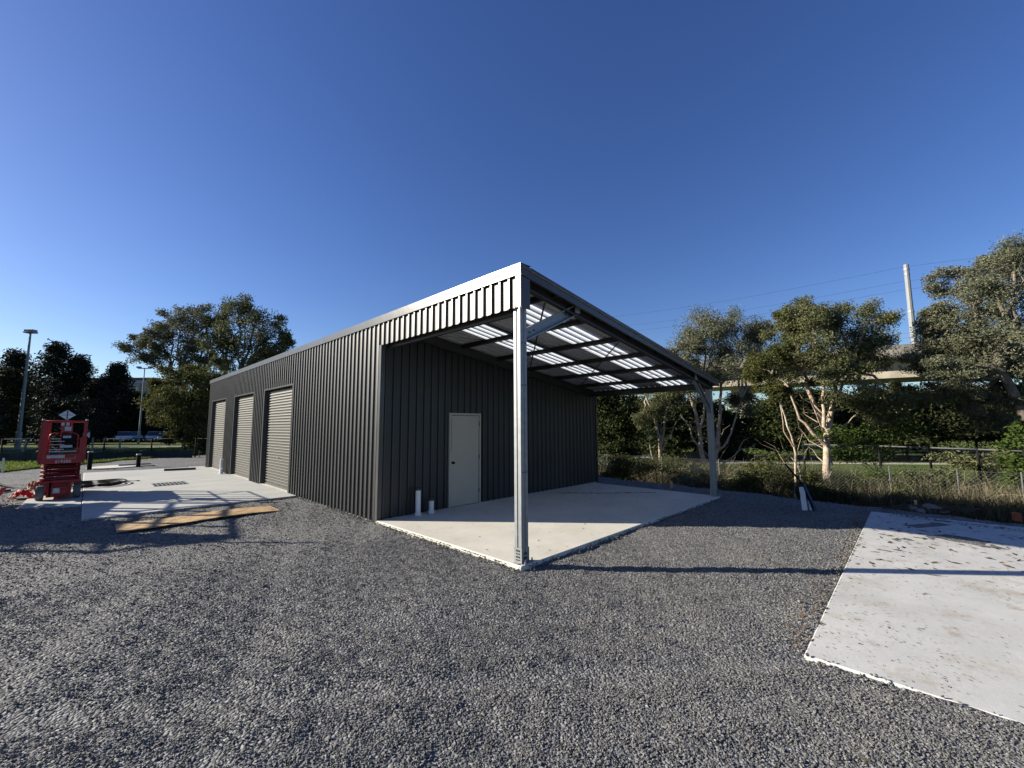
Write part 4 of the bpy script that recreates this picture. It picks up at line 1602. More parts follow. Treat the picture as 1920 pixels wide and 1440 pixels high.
BZ = FZ - 0.05
G1 = 'pale barked trees behind the wire fence'
d = 20.4
tree('paperbark_tree', 'pale multi-trunked tree directly behind the far carport post', at(1326, d, BZ), [
    blob(1318, 612, d, 40, 34), blob(1378, 622, d, 26, 38, 0.8), blob(1290, 650, d, 28, 26, -0.6), blob(1330, 668, d, 44, 32, 0.5),
    blob(1376, 690, d, 32, 36, -0.8), blob(1272, 668, d, 20, 18), blob(1305, 716, d, 40, 26, 0.6), blob(1258, 750, d, 20, 22, 0.8),
    blob(1395, 760, d, 22, 24, 0.7), blob(1415, 650, d, 30, 30, 1.2), blob(1338, 640, d, 30, 26, -0.8), blob(1282, 700, d, 30, 24, -0.6), blob(1420, 610, d, 24, 22, 1.0)],
    ('paper_bark', 'gumgrey'), G1, [atz(1285, 720, d), atz(1352, 720, d), atz(1322, 735, d), atz(1392, 745, d)], depth=d, traced=[
        ([(1330, 905), (1314, 845), (1311, 805), (1300, 760), (1285, 720)], 0.15, 0.06), ([(1332, 900), (1342, 850), (1347, 810), (1351, 770), (1352, 720)], 0.14, 0.06),
        ([(1313, 840), (1299, 825), (1293, 800), (1276, 778)], 0.06, 0.02), ([(1340, 885), (1362, 866), (1385, 845), (1410, 838)], 0.06, 0.015),
        ([(1343, 845), (1358, 838), (1370, 815), (1392, 745)], 0.07, 0.03), ([(1312, 805), (1320, 775), (1322, 735)], 0.07, 0.04), ([(1385, 845), (1392, 828), (1404, 820)], 0.025, 0.008)], r=0.115, clumps=26, per=52, fine=1.9, tufts=5, seed=1, L=0.125, shoots=7, W=0.036)
d = 20.6
tree('paperbark_tree', 'slender pale tree with bare forked stems nearest the shed back wall', at(1237, d, BZ), [
    blob(1228, 742, d, 30, 26), blob(1262, 738, d, 28, 24, 0.5), blob(1205, 780, d, 18, 22, -0.5), blob(1250, 705, d, 26, 22, 0.7), blob(1216, 762, d, 22, 20, 0.5)],
    ('paper_bark', 'gum'), G1, [atz(1212, 745, d), atz(1260, 745, d), atz(1232, 748, d)], depth=d, traced=[
        ([(1240, 895), (1237, 840), (1233, 805), (1222, 772), (1212, 745)], 0.10, 0.04), ([(1238, 845), (1245, 802), (1250, 770), (1260, 745)], 0.07, 0.03),
        ([(1236, 830), (1228, 790), (1232, 748)], 0.06, 0.03), ([(1232, 890), (1222, 850), (1214, 815), (1205, 795)], 0.05, 0.015), ([(1240, 850), (1256, 815), (1270, 790)], 0.04, 0.012)], r=0.08, clumps=16, per=42, fine=1.9, tufts=5, seed=2, L=0.12, shoots=12, W=0.034)
d = 16.0
tree('paperbark_tree', 'broad crowned pale tree in the middle of the fence line', at(1552, d, BZ), [
    blob(1496, 588, d, 30, 24), blob(1565, 592, d, 36, 26, 0.7), blob(1618, 612, d, 42, 36, -0.4), blob(1470, 625, d, 32, 30, 0.6),
    blob(1530, 640, d, 44, 36, -0.7), blob(1590, 660, d, 48, 34, 0.9), blob(1640, 668, d, 28, 30), blob(1492, 680, d, 40, 32, 0.2),
    blob(1558, 700, d, 42, 26, -0.5), blob(1618, 735, d, 44, 34, -0.9), blob(1650, 775, d, 40, 28, -0.6), blob(1445, 690, d, 34, 32, 0.8), blob(1520, 615, d, 34, 26, 0.3), blob(1690, 745, d, 34, 26, 0.6)],
    ('paper_bark', 'gum'), G1, [atz(1505, 698, d), atz(1575, 690, d), atz(1600, 692, d), atz(1480, 735, d), atz(1545, 700, d)], depth=d, traced=[
        ([(1552, 897), (1550, 850), (1549, 812), (1531, 770), (1516, 730), (1505, 698)], 0.15, 0.05), ([(1549, 820), (1562, 762), (1567, 722), (1575, 690)], 0.11, 0.05),
        ([(1558, 770), (1580, 722), (1600, 692)], 0.06, 0.03), ([(1548, 835), (1525, 812), (1500, 785), (1480, 735)], 0.07, 0.03), ([(1546, 800), (1544, 750), (1545, 700)], 0.07, 0.04),
        ([(1556, 822), (1590, 790), (1612, 770)], 0.04, 0.012)], r=0.135, clumps=26, per=56, fine=1.9, tufts=5, seed=3, L=0.125, shoots=7, W=0.036)
d = 14.6
tree('sapling', 'thin bare stemmed sapling leaning behind the dark leaning pole', at(1491, d, BZ), [
    blob(1452, 665, d, 26, 24), blob(1445, 715, d, 28, 22, 0.5), blob(1470, 740, d, 20, 16), blob(1425, 690, d, 22, 26, 0.3)],
    ('paper_bark', 'olive'), G1, [atz(1462, 755, d), atz(1448, 700, d)], depth=d, traced=[
        ([(1490, 925), (1491, 850), (1484, 815), (1466, 765), (1448, 700)], 0.042, 0.02), ([(1488, 838), (1470, 808), (1462, 755)], 0.03, 0.015)], r=0.055, clumps=14, per=42, fine=1.9, tufts=5, seed=4, L=0.12, shoots=10)
d = 14.4
tree('gum_tree', 'tall spreading grey green tree at the end of the fence line', at(1975, d, BZ), [
    blob(1800, 530, d, 36, 26), blob(1850, 510, d, 42, 28, 0.8), blob(1905, 488, d, 40, 30, -0.5), blob(1955, 470, d, 44, 34, 0.5), blob(1770, 585, d, 30, 24, 0.5),
    blob(1826, 575, d, 46, 36, -0.6), blob(1890, 560, d, 48, 36, 0.9), blob(1945, 545, d, 50, 40, -0.2), blob(1808, 632, d, 44, 28, 0.2),
    blob(1870, 640, d, 44, 34, -0.8), blob(1760, 655, d, 38, 22, 0.6), blob(1850, 700, d, 48, 30, 0.5), blob(1795, 690, d, 36, 22, -0.5), blob(1930, 690, d, 44, 30, -0.4), blob(1985, 620, d, 50, 44),
    blob(1835, 745, d, 34, 24, 0.4), blob(1895, 750, d, 30, 22), blob(1735, 690, d, 34, 24, 0.8), blob(1765, 740, d, 36, 24, 0.9), blob(1745, 618, d, 26, 18, 0.3), blob(1905, 600, d, 46, 34, 1.2), blob(1870, 790, d, 34, 24, 0.8)],
    ('grey_bark', 'gumgrey'), G1, [atz(1945, 700, d), atz(1900, 640, d + 0.4), atz(1880, 700, d - 0.4)], r=0.17, clumps=26, per=52, fine=1.9, tufts=5, seed=5, L=0.115, shoots=6, W=0.034)
d = 12.3
tree('leafy_sapling', 'yellow green leafy sapling in the undergrowth under the tall spreading tree', at(1918, d, BZ), [
    blob(1912, 858, d, 24, 30), blob(1905, 905, d, 22, 24), blob(1930, 820, d, 30, 30, 0.4)],
    ('dark_bark', 'fern'), None, r=0.04, clumps=14, per=40, seed=6, L=0.11, W=0.06)
d = 22
tree('dense_tree', 'dark dense tree standing right behind the carport back corner', at(1150, d, BZ), [
    blob(1150, 760, d, 42, 40), blob(1165, 800, d, 40, 40, -0.5), blob(1128, 800, d, 36, 50, 0.5), blob(1188, 770, d, 24, 30, 0.8), blob(1150, 845, d, 40, 22), blob(1120, 750, d, 30, 30)],
    ('dark_bark', 'gumdark'), None, r=0.14, clumps=34, per=70, seed=7, L=0.15, W=0.06, shoots=0)

# ferny wattle shrubs near the fence, each a shrub of its own
def shrub(name, label, base, blobs, m, seed, L=0.10, W=0.03, clumps=14, per=45, group=None, r=0.03):
    return tree(name, label, base, blobs, ('dark_bark', m), group, r=r, clumps=clumps, per=per, seed=seed, L=L, W=W, cat='shrub', spread=0.33)


d = 16.2
shrub('wattle_shrub', 'bright green ferny shrub spreading in front of the broad crowned tree', at(1640, d, BZ), [
    blob(1560, 815, d, 40, 18), blob(1620, 820, d, 44, 18, 0.4), blob(1680, 800, d, 40, 16, -0.4), blob(1640, 850, d, 46, 20, 0.3), blob(1590, 850, d, 34, 18), blob(1665, 770, d, 34, 16)],
    'fern', 20, clumps=14, per=46)
d = 15.2
shrub('low_shrub', 'low green shrub behind the wire fence beside the far carport post', at(1440, d, BZ), [
    blob(1412, 890, d, 34, 22), blob(1452, 875, d, 34, 24, 0.4), blob(1480, 900, d, 30, 22), blob(1395, 912, d, 26, 16)], 'olive', 21, clumps=14, per=46)
d = 14.6
shrub('low_shrub', 'light green wispy shrub between the leaning pole and the post', at(1600, d, BZ), [
    blob(1610, 905, d, 30, 22), blob(1650, 890, d, 22, 14), blob(1590, 930, d, 24, 14)], 'fern', 22, L=0.09, W=0.025)
d = 18
shrub('low_shrub', 'olive shrub under the slender forked tree', at(1225, d, BZ), [
    blob(1190, 880, d, 34, 20), blob(1232, 872, d, 30, 20, 0.3), blob(1268, 880, d, 34, 18), blob(1160, 870, d, 28, 18), blob(1300, 886, d, 28, 14)], 'olive', 23)
d = 13.4
shrub('low_shrub', 'wide olive shrub in front of the black fence rail', at(1800, d, BZ), [
    blob(1790, 858, d, 34, 18), blob(1830, 870, d, 36, 22, 0.4), blob(1770, 880, d, 28, 16), blob(1860, 885, d, 30, 20), blob(1885, 860, d, 22, 18)], 'gum', 24, clumps=10, per=36)

SG = 'scrubby bushes among the weeds along the wire fence'
for i, (lab, px, dp, py, rd, mk) in enumerate((
        ('scrubby olive bush just past the shed back corner', 1150, 18.5, 886, 30, 'olive'), ('scrubby grey green bush at the foot of the tree behind the far post', 1290, 17.2, 892, 28, 'gumgrey'),
        ('scrubby bush between the far post and the thin sapling', 1380, 16.6, 900, 32, 'gum'), ('scrubby olive bush hugging the thin sapling stem', 1515, 14.6, 905, 30, 'olive'),
        ('scrubby dark bush under the ferny wattle shrub', 1585, 14.4, 915, 32, 'gumdark'), ('scrubby green bush behind the rubble heap', 1700, 13.2, 918, 36, 'gum'),
        ('scrubby olive bush in the straw below the black rail fence', 1765, 13.0, 925, 30, 'olive'), ('scrubby bush near the red brick past the white slab', 1870, 12.2, 938, 34, 'gum'))):
    shrub('scrub_bush', lab, at(px, dp, BZ), [
        blob(px - rd * 0.5, py + 6, dp, rd * 0.6, rd * 0.5), blob(px + rd * 0.4, py, dp, rd * 0.65, rd * 0.55, 0.3), blob(px, py + 14, dp, rd * 0.9, rd * 0.5, -0.2), blob(px + rd * 0.1, py - rd * 0.5, dp, rd * 0.35, rd * 0.4)],
        mk, 120 + i, L=0.09, W=0.03, clumps=12, per=36, group=SG, r=0.025)

# darker trees between the lawn and the viaduct
G2 = 'dark bushy trees behind the lawn'
TL = [('dark bushy tree behind the lawn, next to the carport edge', 1225, 31, 55), ('dark bushy tree behind the pale tree at the far post', 1300, 32, 50),
      ('dark bushy tree to the side of the viaduct pier', 1352, 33, 50), ('dark bushy tree just past the viaduct pier', 1450, 32, 52),
      ('dark bushy tree behind the thin sapling', 1508, 31, 56), ('dark bushy tree behind the broad crowned tree', 1585, 32, 60),
      ('dark bushy tree over the ferny shrub', 1665, 31, 62), ('widest dark bushy tree beyond the black rail fence', 1745, 32, 66),
      ('dark bushy tree behind the olive shrub by the rail', 1822, 31, 60), ('dark bushy tree last of the row by the tall spreading tree', 1900, 30, 62),
      ('dark bushy tree outside the end of the fence line', 1990, 30, 64)]
for i, (lab, px, dp, rad) in enumerate(TL):
    y = 736 + random.Random(i).uniform(0, 34) + (22 if px < 1480 else 0)
    tree('bushy_tree', lab, at(px, dp + 11, BZ), [
        blob(px - rad * 0.45, y + 16, dp + 11, rad * 0.55, 26), blob(px + rad * 0.4, y + 14, dp + 11, rad * 0.6, 28, 1.0), blob(px, y + 44, dp + 11, rad * 0.8, 26, -1.0),
        blob(px + rad * 0.1, y + 4, dp + 11, rad * 0.4, 22, 0.4), blob(px, y + 62, dp + 11, rad * 0.75, 16, -1.2)],
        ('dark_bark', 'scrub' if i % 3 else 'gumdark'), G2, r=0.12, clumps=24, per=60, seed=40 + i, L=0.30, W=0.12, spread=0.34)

# undergrowth: dry grass, rushes and fallen twigs along the fence
def band(n, a=-14.0, z=5.0, w0=0.0, w1=3.0):
    y = rng.uniform(a, z, n)
    x = yard_right(y) + w0 + (w1 - w0) * rng.random(n) ** 1.3
    return x, y


def blades(name, label, cat, x, y, h, w, m, lean=0.35, kind='stuff', bend=0.3):
    n = len(x)
    z = land(x, y) - 0.02
    az = rng.uniform(0, 6.28, n)
    ln = np.abs(rng.normal(0, lean, n))
    d = np.stack([np.cos(az) * ln, np.sin(az) * ln, np.ones(n)], -1)
    s = np.stack([-np.sin(az), np.cos(az), np.zeros(n)], -1)
    b0 = np.stack([x, y, z], -1)
    hh = h[:, None]
    mid = b0 + d * hh * 0.55
    tip = b0 + d * hh + np.stack([np.cos(az), np.sin(az), -0.8 * np.ones(n)], -1) * hh * bend * rng.random((n, 1))
    ww = w / 2
    q1 = np.stack([b0 - s * ww, b0 + s * ww, mid + s * ww * 0.8, mid - s * ww * 0.8], 1)
    q2 = np.stack([mid - s * ww * 0.8, mid + s * ww * 0.8, tip + s * ww * 0.15, tip - s * ww * 0.15], 1)
    o = fast_quads(name, np.concatenate([q1, q2]), m)
    return tag(o, label, cat, kind=kind)


def clumped(n, k, sd, **kw):
    cx, cy = band(k, **kw)
    i = rng.integers(0, k, n)
    x = cx[i] + rng.normal(0, sd, n)
    y = cy[i] + rng.normal(0, sd, n)
    m = x > yard_right(y) - 0.05
    return x[m], y[m]


x, y = clumped(4000, 130, 0.2, a=-15, z=8, w0=0.3, w1=3.0)
blades('bank_weeds', 'low dark weeds on the bank dropping from the gravel edge', 'weeds', x, y, rng.uniform(0.05, 0.22, len(x)), 0.014, MT['rush'], 0.45)
x, y = clumped(22000, 90, 0.26, a=-16, z=10, w0=5.0, w1=8.0)
blades('dry_grass', 'straw coloured dry grass along the wire fence', 'dry grass', x, y, rng.uniform(0.4, 1.6, len(x)), 0.018, MT['straw'], 0.62)
x, y = clumped(16000, 46, 0.30, a=-13, z=-6.5, w0=4.6, w1=6.0)
blades('dry_grass', 'tall pale straw clumps beyond the end of the white slab', 'dry grass', x, y, rng.uniform(0.6, 1.8, len(x)), 0.018, MT['straw'], 0.5)
x, y = clumped(44000, 150, 0.34, a=-16, z=10, w0=5.0, w1=9.5)
blades('green_rushes', 'dull green weeds and rushes along the wire fence', 'weeds', x, y, rng.uniform(0.5, 1.85, len(x)), 0.018, MT['rush'], 0.5)
x, y = clumped(18000, 60, 0.4, a=-13, z=9, w0=7.0, w1=11)
blades('green_rushes', 'dark tall weeds deeper behind the wire fence', 'weeds', x, y, rng.uniform(0.9, 1.9, len(x)), 0.02, MT['gumdark'], 0.33)
b = MB()
random.seed(77)
for i in range(900):
    xx, yy = band(1, a=-14, z=9, w0=4.8, w1=8.4)
    p = Vector((xx[0], yy[0], float(land(xx, yy)[0]) - 0.02))
    an = random.uniform(0, 6.28)
    L = random.uniform(0.9, 2.4)
    dv = Vector((math.cos(an), math.sin(an), random.uniform(0.15, 1.5))).normalized()
    e = p + dv * L
    pts = limb(b, p, e, random.uniform(0.007, 0.016), 0.004, 0.08, 4, 4)
    for k in range(2):
        q = pts[2 + k]
        limb(b, q, q + (dv + Vector([random.gauss(0, 0.7) for _ in range(3)])).normalized() * L * 0.4, 0.006, 0.002, 0.1, 3, 3)
tag(b.build('dead_twigs', MT['twig']), 'tangle of dead pale twigs among the dry grass', 'twigs', kind='stuff')
# grass fringe on the far side of the yard, lawns
n = 26000
x = rng.uniform(-16, 3.5, n)
y = yard_top(x) + rng.exponential(0.3, n) - 0.18
blades('grass_fringe', 'bright green grass fringe at the far edge of the gravel', 'grass', x, y, rng.uniform(0.08, 0.26, n), 0.03, MT['lawn'], 0.5)
n = 26000
x = rng.uniform(-22, 4, n)
y = yard_top(x) + rng.uniform(1.5, 16, n)
blades('lawn_grass', 'rough sunlit grass beyond the dark silt cloth', 'grass', x, y, rng.uniform(0.08, 0.22, n), 0.04, MT['lawn'], 0.5)
n = 30000
x = rng.uniform(16, 36, n)
y = rng.uniform(-22, 10, n)
blades('lawn_grass', 'mown green lawn beyond the wire fence', 'grass', x, y, rng.uniform(0.03, 0.10, n), 0.03, MT['lawn'], 0.5)

# rocks and rubble between slab and fence
rubble_group = 'rubble pieces by the end of the white slab'
for i, (px, dp, s, lab) in enumerate(((1690, 9.5, 0.13, 'flat dark rock beside the pale stump'), (1722, 9.4, 0.17, 'largest grey rock of the rubble heap'),
                                      (1745, 9.25, 0.12, 'angular rock at the end of the rubble heap'), (1706, 9.2, 0.09, 'small rock in front of the rubble heap'))):
    b = MB()
    r_ = random.Random(i + 3)
    vs, fs = [], []
    bm = bmesh.new()
    bmesh.ops.create_icosphere(bm, subdivisions=2, radius=1)
    for v in bm.verts:
        v.co = Vector((v.co.x * s * 1.3, v.co.y * s, v.co.z * s * 0.6)) * r_.uniform(0.75, 1.15)
    b.add([v.co for v in bm.verts], [[w.index for w in f.verts] for f in bm.faces])
    bm.free()
    ro = b.build('rock', MT['rock'])
    ro.location = at(px, dp, GZ + s * 0.25)
    tag(ro, lab, 'rock', rubble_group)
b = MB()
for i in range(6):
    b.bar((-0.6 + i * 0.2, random.uniform(-0.15, 0.15), 0.03 + 0.03 * (i % 3)), (0.3 + i * 0.15, random.uniform(-0.2, 0.2), 0.06 + 0.04 * (i % 2)), 0.06, 0.03)
ro = b.build('timber_scraps', MT['dark_bark'])
ro.location = at(1700, 9.35, GZ)
ro.rotation_euler = (0, 0, R(-60))
tag(ro, 'heap of dark broken timber scraps behind the white slab', 'timber scraps')
t = thing('brick_block', 'red brick standing at the weedy edge past the white slab', 'brick', tuple(at(1880, 8.35, GZ)), R(30))
MB().box(-0.06, 0.06, -0.04, 0.04, 0, 0.16).build('block', MT['rust'], t, bevel=0.006)
for i, (px, dp, h, lab) in enumerate(((1252, 12.8, 0.22, 'short pale survey stub below the slender forked tree'), (1698, 9.75, 0.16, 'short pale survey stub near the rubble heap'))):
    t = thing('survey_stub', lab, 'peg', tuple(at(px, dp, GZ)), 0, 'short pale pegs along the fence')
    MB().box(-0.025, 0.025, -0.025, 0.025, -0.05, h).build('stake', MT['tan'], t)
# damp patch and board on the far end of the white slab
t = thing('wet_board', 'grey weathered board lying flat on the far end of the white slab', 'board', (6.9, -7.75, -0.033), R(-32))
MB().box(-0.42, 0.42, -0.10, 0.10, 0, 0.006).build('board', MT['rock'], t)
t = thing('bark_strip', 'curled brown bark strip lying in the shadow edge on the white slab', 'bark', (4.6, -8.8, -0.034), R(-20))
b = MB()
b.tube([(-0.25, 0, 0.015), (0, 0.03, 0.02), (0.22, 0, 0.02), (0.27, 0.03, 0.10)], [0.012, 0.02, 0.02, 0.012], 6)
b.build('bark_piece', MT['deadleaf'], t)
for i, (xx, yy, lab) in enumerate(((3.1, -9.3, 'reddish leaf heap on the sunlit white slab'), (3.0, -9.9, 'second smaller brown leaf heap on the white slab'))):
    n = 160
    x = xx + rng.normal(0, 0.10, n)
    y = yy + rng.normal(0, 0.05, n)
    a = rng.uniform(0, 6.28, n)
    L = rng.uniform(0.02, 0.07, n)[:, None]
    c = np.stack([x, y, -0.026 + rng.random(n) * 0.02], -1)
    dv = np.stack([np.cos(a), np.sin(a), rng.uniform(-0.1, 0.3, n)], -1) * L / 2
    wv = np.stack([-np.sin(a), np.cos(a), rng.uniform(-0.2, 0.2, n)], -1) * L / 5
    V = np.stack([c - dv, c + wv, c + dv, c - wv], 1)
    V[:, :, 2] = np.maximum(V[:, :, 2], -0.028)
    tag(fast_quads('leaf_heap', V, MT['deadleaf']), lab, 'leaf litter', kind='stuff')

# ------------------------------------------------------------------ fences
def wire_fence(label, pts, h, post_r, post_m, wire_m, top_rail=None, mesh_step=0.11, wire_r=0.0016, spacing=None, seed=0, post_tops=0.04, cat='fence', lean=0.03, z0=None):
    r_ = random.Random(seed)
    o = Vector((pts[0].x, pts[0].y, GZ - 0.06 if z0 is None else z0))
    t = thing('wire_fence', label, cat, tuple(o))
    P = [Vector((p.x - o.x, p.y - o.y, 0)) for p in pts]
    for p in P:
        b = MB()
        b.tube([p + Vector((0, 0, -0.1)), p + Vector((r_.uniform(-lean, lean), r_.uniform(-lean, lean), h + post_tops))], post_r, 8)
        b.build('post', MT[post_m], t)
    wb = MB()
    for p0, p1 in zip(P[:-1], P[1:]):
        L = (p1 - p0).length
        u = (p1 - p0) / L
        n = int(L / mesh_step)
        for k in range(-int(h / mesh_step), n):
            for s in (1, -1):
                a0, a1 = k * mesh_step, k * mesh_step + h
                z0, z1 = (0, h) if s > 0 else (h, 0)
                # clip to the bay
                f0 = max(0, -a0 / h)
                f1 = min(1, (L - a0) / h)
                if f1 <= f0:
                    continue
                q0 = p0 + u * (a0 + f0 * h) + Vector((0, 0, z0 + (z1 - z0) * f0))
                q1 = p0 + u * (a0 + f1 * h) + Vector((0, 0, z0 + (z1 - z0) * f1))
                wb.tube([q0, q1], wire_r, 3, cap=False)
        for zz in (0.02, h / 2, h):
            wb.tube([p0 + Vector((0, 0, zz)), p1 + Vector((0, 0, zz))], wire_r * 1.3, 3, cap=False)
    wb.build('wire_mesh', MT[wire_m], t)['kind'] = 'stuff'
    if top_rail:
        for p0, p1 in zip(P[:-1], P[1:]):
            b = MB()
            b.tube([p0 + Vector((0, 0, h)), p1 + Vector((0, 0, h))], 0.022, 8)
            b.build('top_rail', MT[top_rail], t)
    return t


fpts = [at(px, dp) for px, dp in ((1040, 22), (1136, 19.6), (1235, 17.8), (1343, 16.2), (1490, 14.7), (1655, 13.3), (1780, 12.3), (1896, 11.4), (2010, 10.6), (2150, 9.8))]
wire_fence('old chain wire fence with thin galvanised posts among the dry grass', fpts, 2.0, 0.018, 'wirepost', 'wiregrey', mesh_step=0.10, seed=3, wire_r=0.0018, z0=FZ)
bp = [at(1500, 17), at(1640, 15.4), at(1733, 14.2), at(1822, 13.1), at(1908, 12.1), at(2000, 11.2), at(2130, 10.2)]
wire_fence('black chain wire fence with a pale top rail on the lawn edge', bp, 2.55, 0.034, 'fenceblack', 'fenceblack', 'wiregrey', 0.10, seed=5, wire_r=0.0018, lean=0.0, post_tops=0.05, z0=FZ)
lp = [at(px, dp) for px, dp in ((-260, 29), (-130, 28.6), (12, 28.2), (100, 28), (202, 27.8), (290, 27.6), (372, 27.4), (460, 27.2))]
wire_fence('black chain wire fence behind the silt cloth and red lift', lp, 1.25, 0.04, 'fenceblack', 'fenceblack', 'fenceblack', 0.16, seed=6, wire_r=0.003, lean=0.0)

# low silt cloth along the grass on stakes
pp = [at(px, dp, GZ - 0.05) for px, dp in ((-240, 24.4), (-100, 24.3), (0, 24.3), (80, 24.6), (170, 25.2), (240, 26.0), (300, 26.6), (380, 27.0))]
o = pp[0].copy()
t = thing('silt_fence', 'low dark silt cloth strung along the grass strip', 'silt fence', tuple(o))
b = MB()
vs, fs = [], []
m_ = 0
for a, z in zip(pp[:-1], pp[1:]):
    for k in range(6):
        p = a.lerp(z, k / 6) - o
        hh = 0.52 + 0.04 * math.sin(m_ * 1.7)
        off = 0.03 * math.sin(m_ * 2.3)
        vs += [p + Vector((0, 0, -0.02)), p + Vector((off, off, hh)), p + Vector((off + 0.012, off - 0.012, hh)), p + Vector((0.012, -0.012, -0.02))]
        m_ += 1
for i in range(m_ - 1):
    a = 4 * i
    for k in range(4):
        fs.append((a + k, a + (k + 1) % 4, a + 4 + (k + 1) % 4, a + 4 + k))
b.add(vs, fs)
b.build('cloth', MT['silt'], t)
for p in pp:
    q = p - o
    MB().box(q.x - 0.02, q.x + 0.02, q.y + 0.03, q.y + 0.07, -0.1, 0.5).build('stake', MT['dark_bark'], t)
c = at(275, 27.0, GZ)
crumple('blue_tarpaulin', 'crumpled bright blue tarpaulin on the grass behind the shorter bollard', 'tarpaulin', (c.x, c.y, GZ - 0.02), (1.15, 0.5, 0.5), MT['tarp'], seed=9)

# guard rail along the road beyond the lawn
a, z = at(1560, 41.5), at(2120, 38)
o = Vector((a.x, a.y, FZ))
t = thing('guard_rail', 'low dark post and rail barrier along the road past the lawn', 'barrier', tuple(o))
n = 16
for k in range(n + 1):
    p = a.lerp(z, k / n) - a
    MB().box(p.x - 0.09, p.x + 0.09, p.y - 0.09, p.y + 0.09, -0.1, 0.78).build('post', MT['dark_bark'], t)
for zz in (0.30, 0.62):
    b = MB()
    dd = (z - a).normalized()
    sft = Vector((dd.y, -dd.x, 0)) * -0.11
    b.bar(Vector((0, 0, zz)) + sft, (z - a).xy.to_3d() + Vector((0, 0, zz)) + sft, 0.05, 0.16)
    b.build('rail', MT['dark_bark'], t)
# brown boarded fence past the lawn
a, z = at(1160, 41), at(1345, 41)
o = Vector((a.x, a.y, FZ))
t = thing('board_fence', 'low brown boarded fence behind the slender forked tree', 'fence', tuple(o))
L = (z - a).length
dd = (z - a).normalized()
mm = Matrix((dd, Vector((-dd.y, dd.x, 0)), Vector((0, 0, 1)))).transposed().to_4x4()
n = int(L / 0.36)
proto = None
for k in range(n):
    if proto is None:
        proto = MB().box(0, 0.345, -0.015, 0.015, 0.04, 0.80).build('board', MT['brick'], t)
        bo = proto
    else:
        bo = proto.copy()
        C.objects.link(bo)
        bo.parent = t
    bo.matrix_local = Matrix.Translation(dd * (k * 0.36) + Vector((0, 0, random.uniform(-0.02, 0.02)))) @ mm
b = MB()
b.box(0, L, 0.018, 0.07, 0.15, 0.22, mm)
b.box(0, L, 0.018, 0.07, 0.6, 0.67, mm)
b.each('fence_rail', MT['brick'], t)
# white trailer seen between the trees
t = thing('flat_trailer', 'white flat trailer parked by the low brown boarded fence', 'trailer', tuple(at(1201, 39, FZ)), YAW - R(90))
MB().box(-0.62, 0.62, -0.4, 0.4, 0.36, 0.44).build('bed', MT['white'], t)
MB().box(-0.62, 0.62, -0.4, -0.37, 0.60, 0.68).box(-0.62, -0.57, -0.4, -0.37, 0.44, 0.60).box(0.57, 0.62, -0.4, -0.37, 0.44, 0.60).each('side_rail', MT['white'], t)
for s in (-0.3, 0.3):
    MB().lathe([(0.18, -0.06), (0.18, 0.06)], (s, -0.4, 0.18), 14, 'y').build('wheel', MT['rubber'], t)

# ------------------------------------------------------------------ viaduct, mast and wires
A = at(1340, 55)
dirv = Vector((fw.x, fw.y, 0)).normalized() * 0.56 - rt * 0.83
dirv.normalize()
sidev = Vector((-dirv.y, dirv.x, 0))
if sidev.dot(CAM - A) < 0:
    sidev = -sidev
# frame: X along, Y towards the camera side, Z up
vm_ = Matrix((dirv, sidev, Vector((0, 0, 1)))).transposed().to_4x4()
vm_.translation = Vector((A.x, A.y, 0))
via = thing('railway_viaduct', 'long pale concrete railway viaduct crossing behind the trees', 'viaduct', (0, 0, 0))
ZB = 6.75
pf2 = vm_ @ Matrix(((0, 0, 1, 0), (1, 0, 0, 0), (0, 1, 0, 0), (0, 0, 0, 1)))
b = MB()
# box girder with sloping web, deck slab overhanging
b.prism([(0.75, ZB), (0.95, ZB + 0.06), (0.95, ZB + 2.0), (-5.4, ZB + 2.0), (-5.4, ZB)], -60, 46, pf2)
b.build('girder', MT['bridge'], via)
b = MB()
b.prism([(2.45, ZB + 2.003), (2.45, ZB + 2.28), (-7.0, ZB + 2.28), (-7.0, ZB + 2.003)], -60, 46, pf2)
b.build('deck', MT['bridge'], via)
for k in range(-12, 10):
    b = MB()
    b.prism([(2.3, ZB + 2.283), (2.46, ZB + 2.1), (2.62, ZB + 2.1), (2.62, ZB + 3.35), (2.5, ZB + 3.35)], k * 5 + 0.02, k * 5 + 4.98, pf2)
    b.build('parapet_panel', MT['bridgegrey'], via)
b = MB()
for k in range(-30, 23):
    b.bar(vm_ @ Vector((k * 2, 2.3, ZB + 2.29)), vm_ @ Vector((k * 2, 2.3, ZB + 4.55)), 0.05, 0.05)
for zz in (4.05, 4.55):
    b.bar(vm_ @ Vector((-60, 2.3, ZB + zz)), vm_ @ Vector((46, 2.3, ZB + zz)), 0.05, 0.05)
b.each('hand_rail', MT['galv'], via)
# pier where the photo shows one, and its neighbours
pp_ = at(1391, 52)
for xx in (0.0, -28.0, 28.0):
    loc = (vm_.inverted() @ Vector((pp_.x, pp_.y, 0))).x + xx
    b = MB()
    b.lathe([(0.62, -0.3), (0.62, ZB - 1.5)], n=20)
    b.lathe([(0.64, ZB - 1.5), (1.6, ZB - 0.3), (1.6, ZB - 0.004)], n=20)
    for i, v in enumerate(b.v):
        p = vm_ @ Vector((loc + v[0], -2.2 + v[1], 0))
        b.v[i] = (p.x, p.y, v[2])
    b.build('pier', MT['bridge'], via)
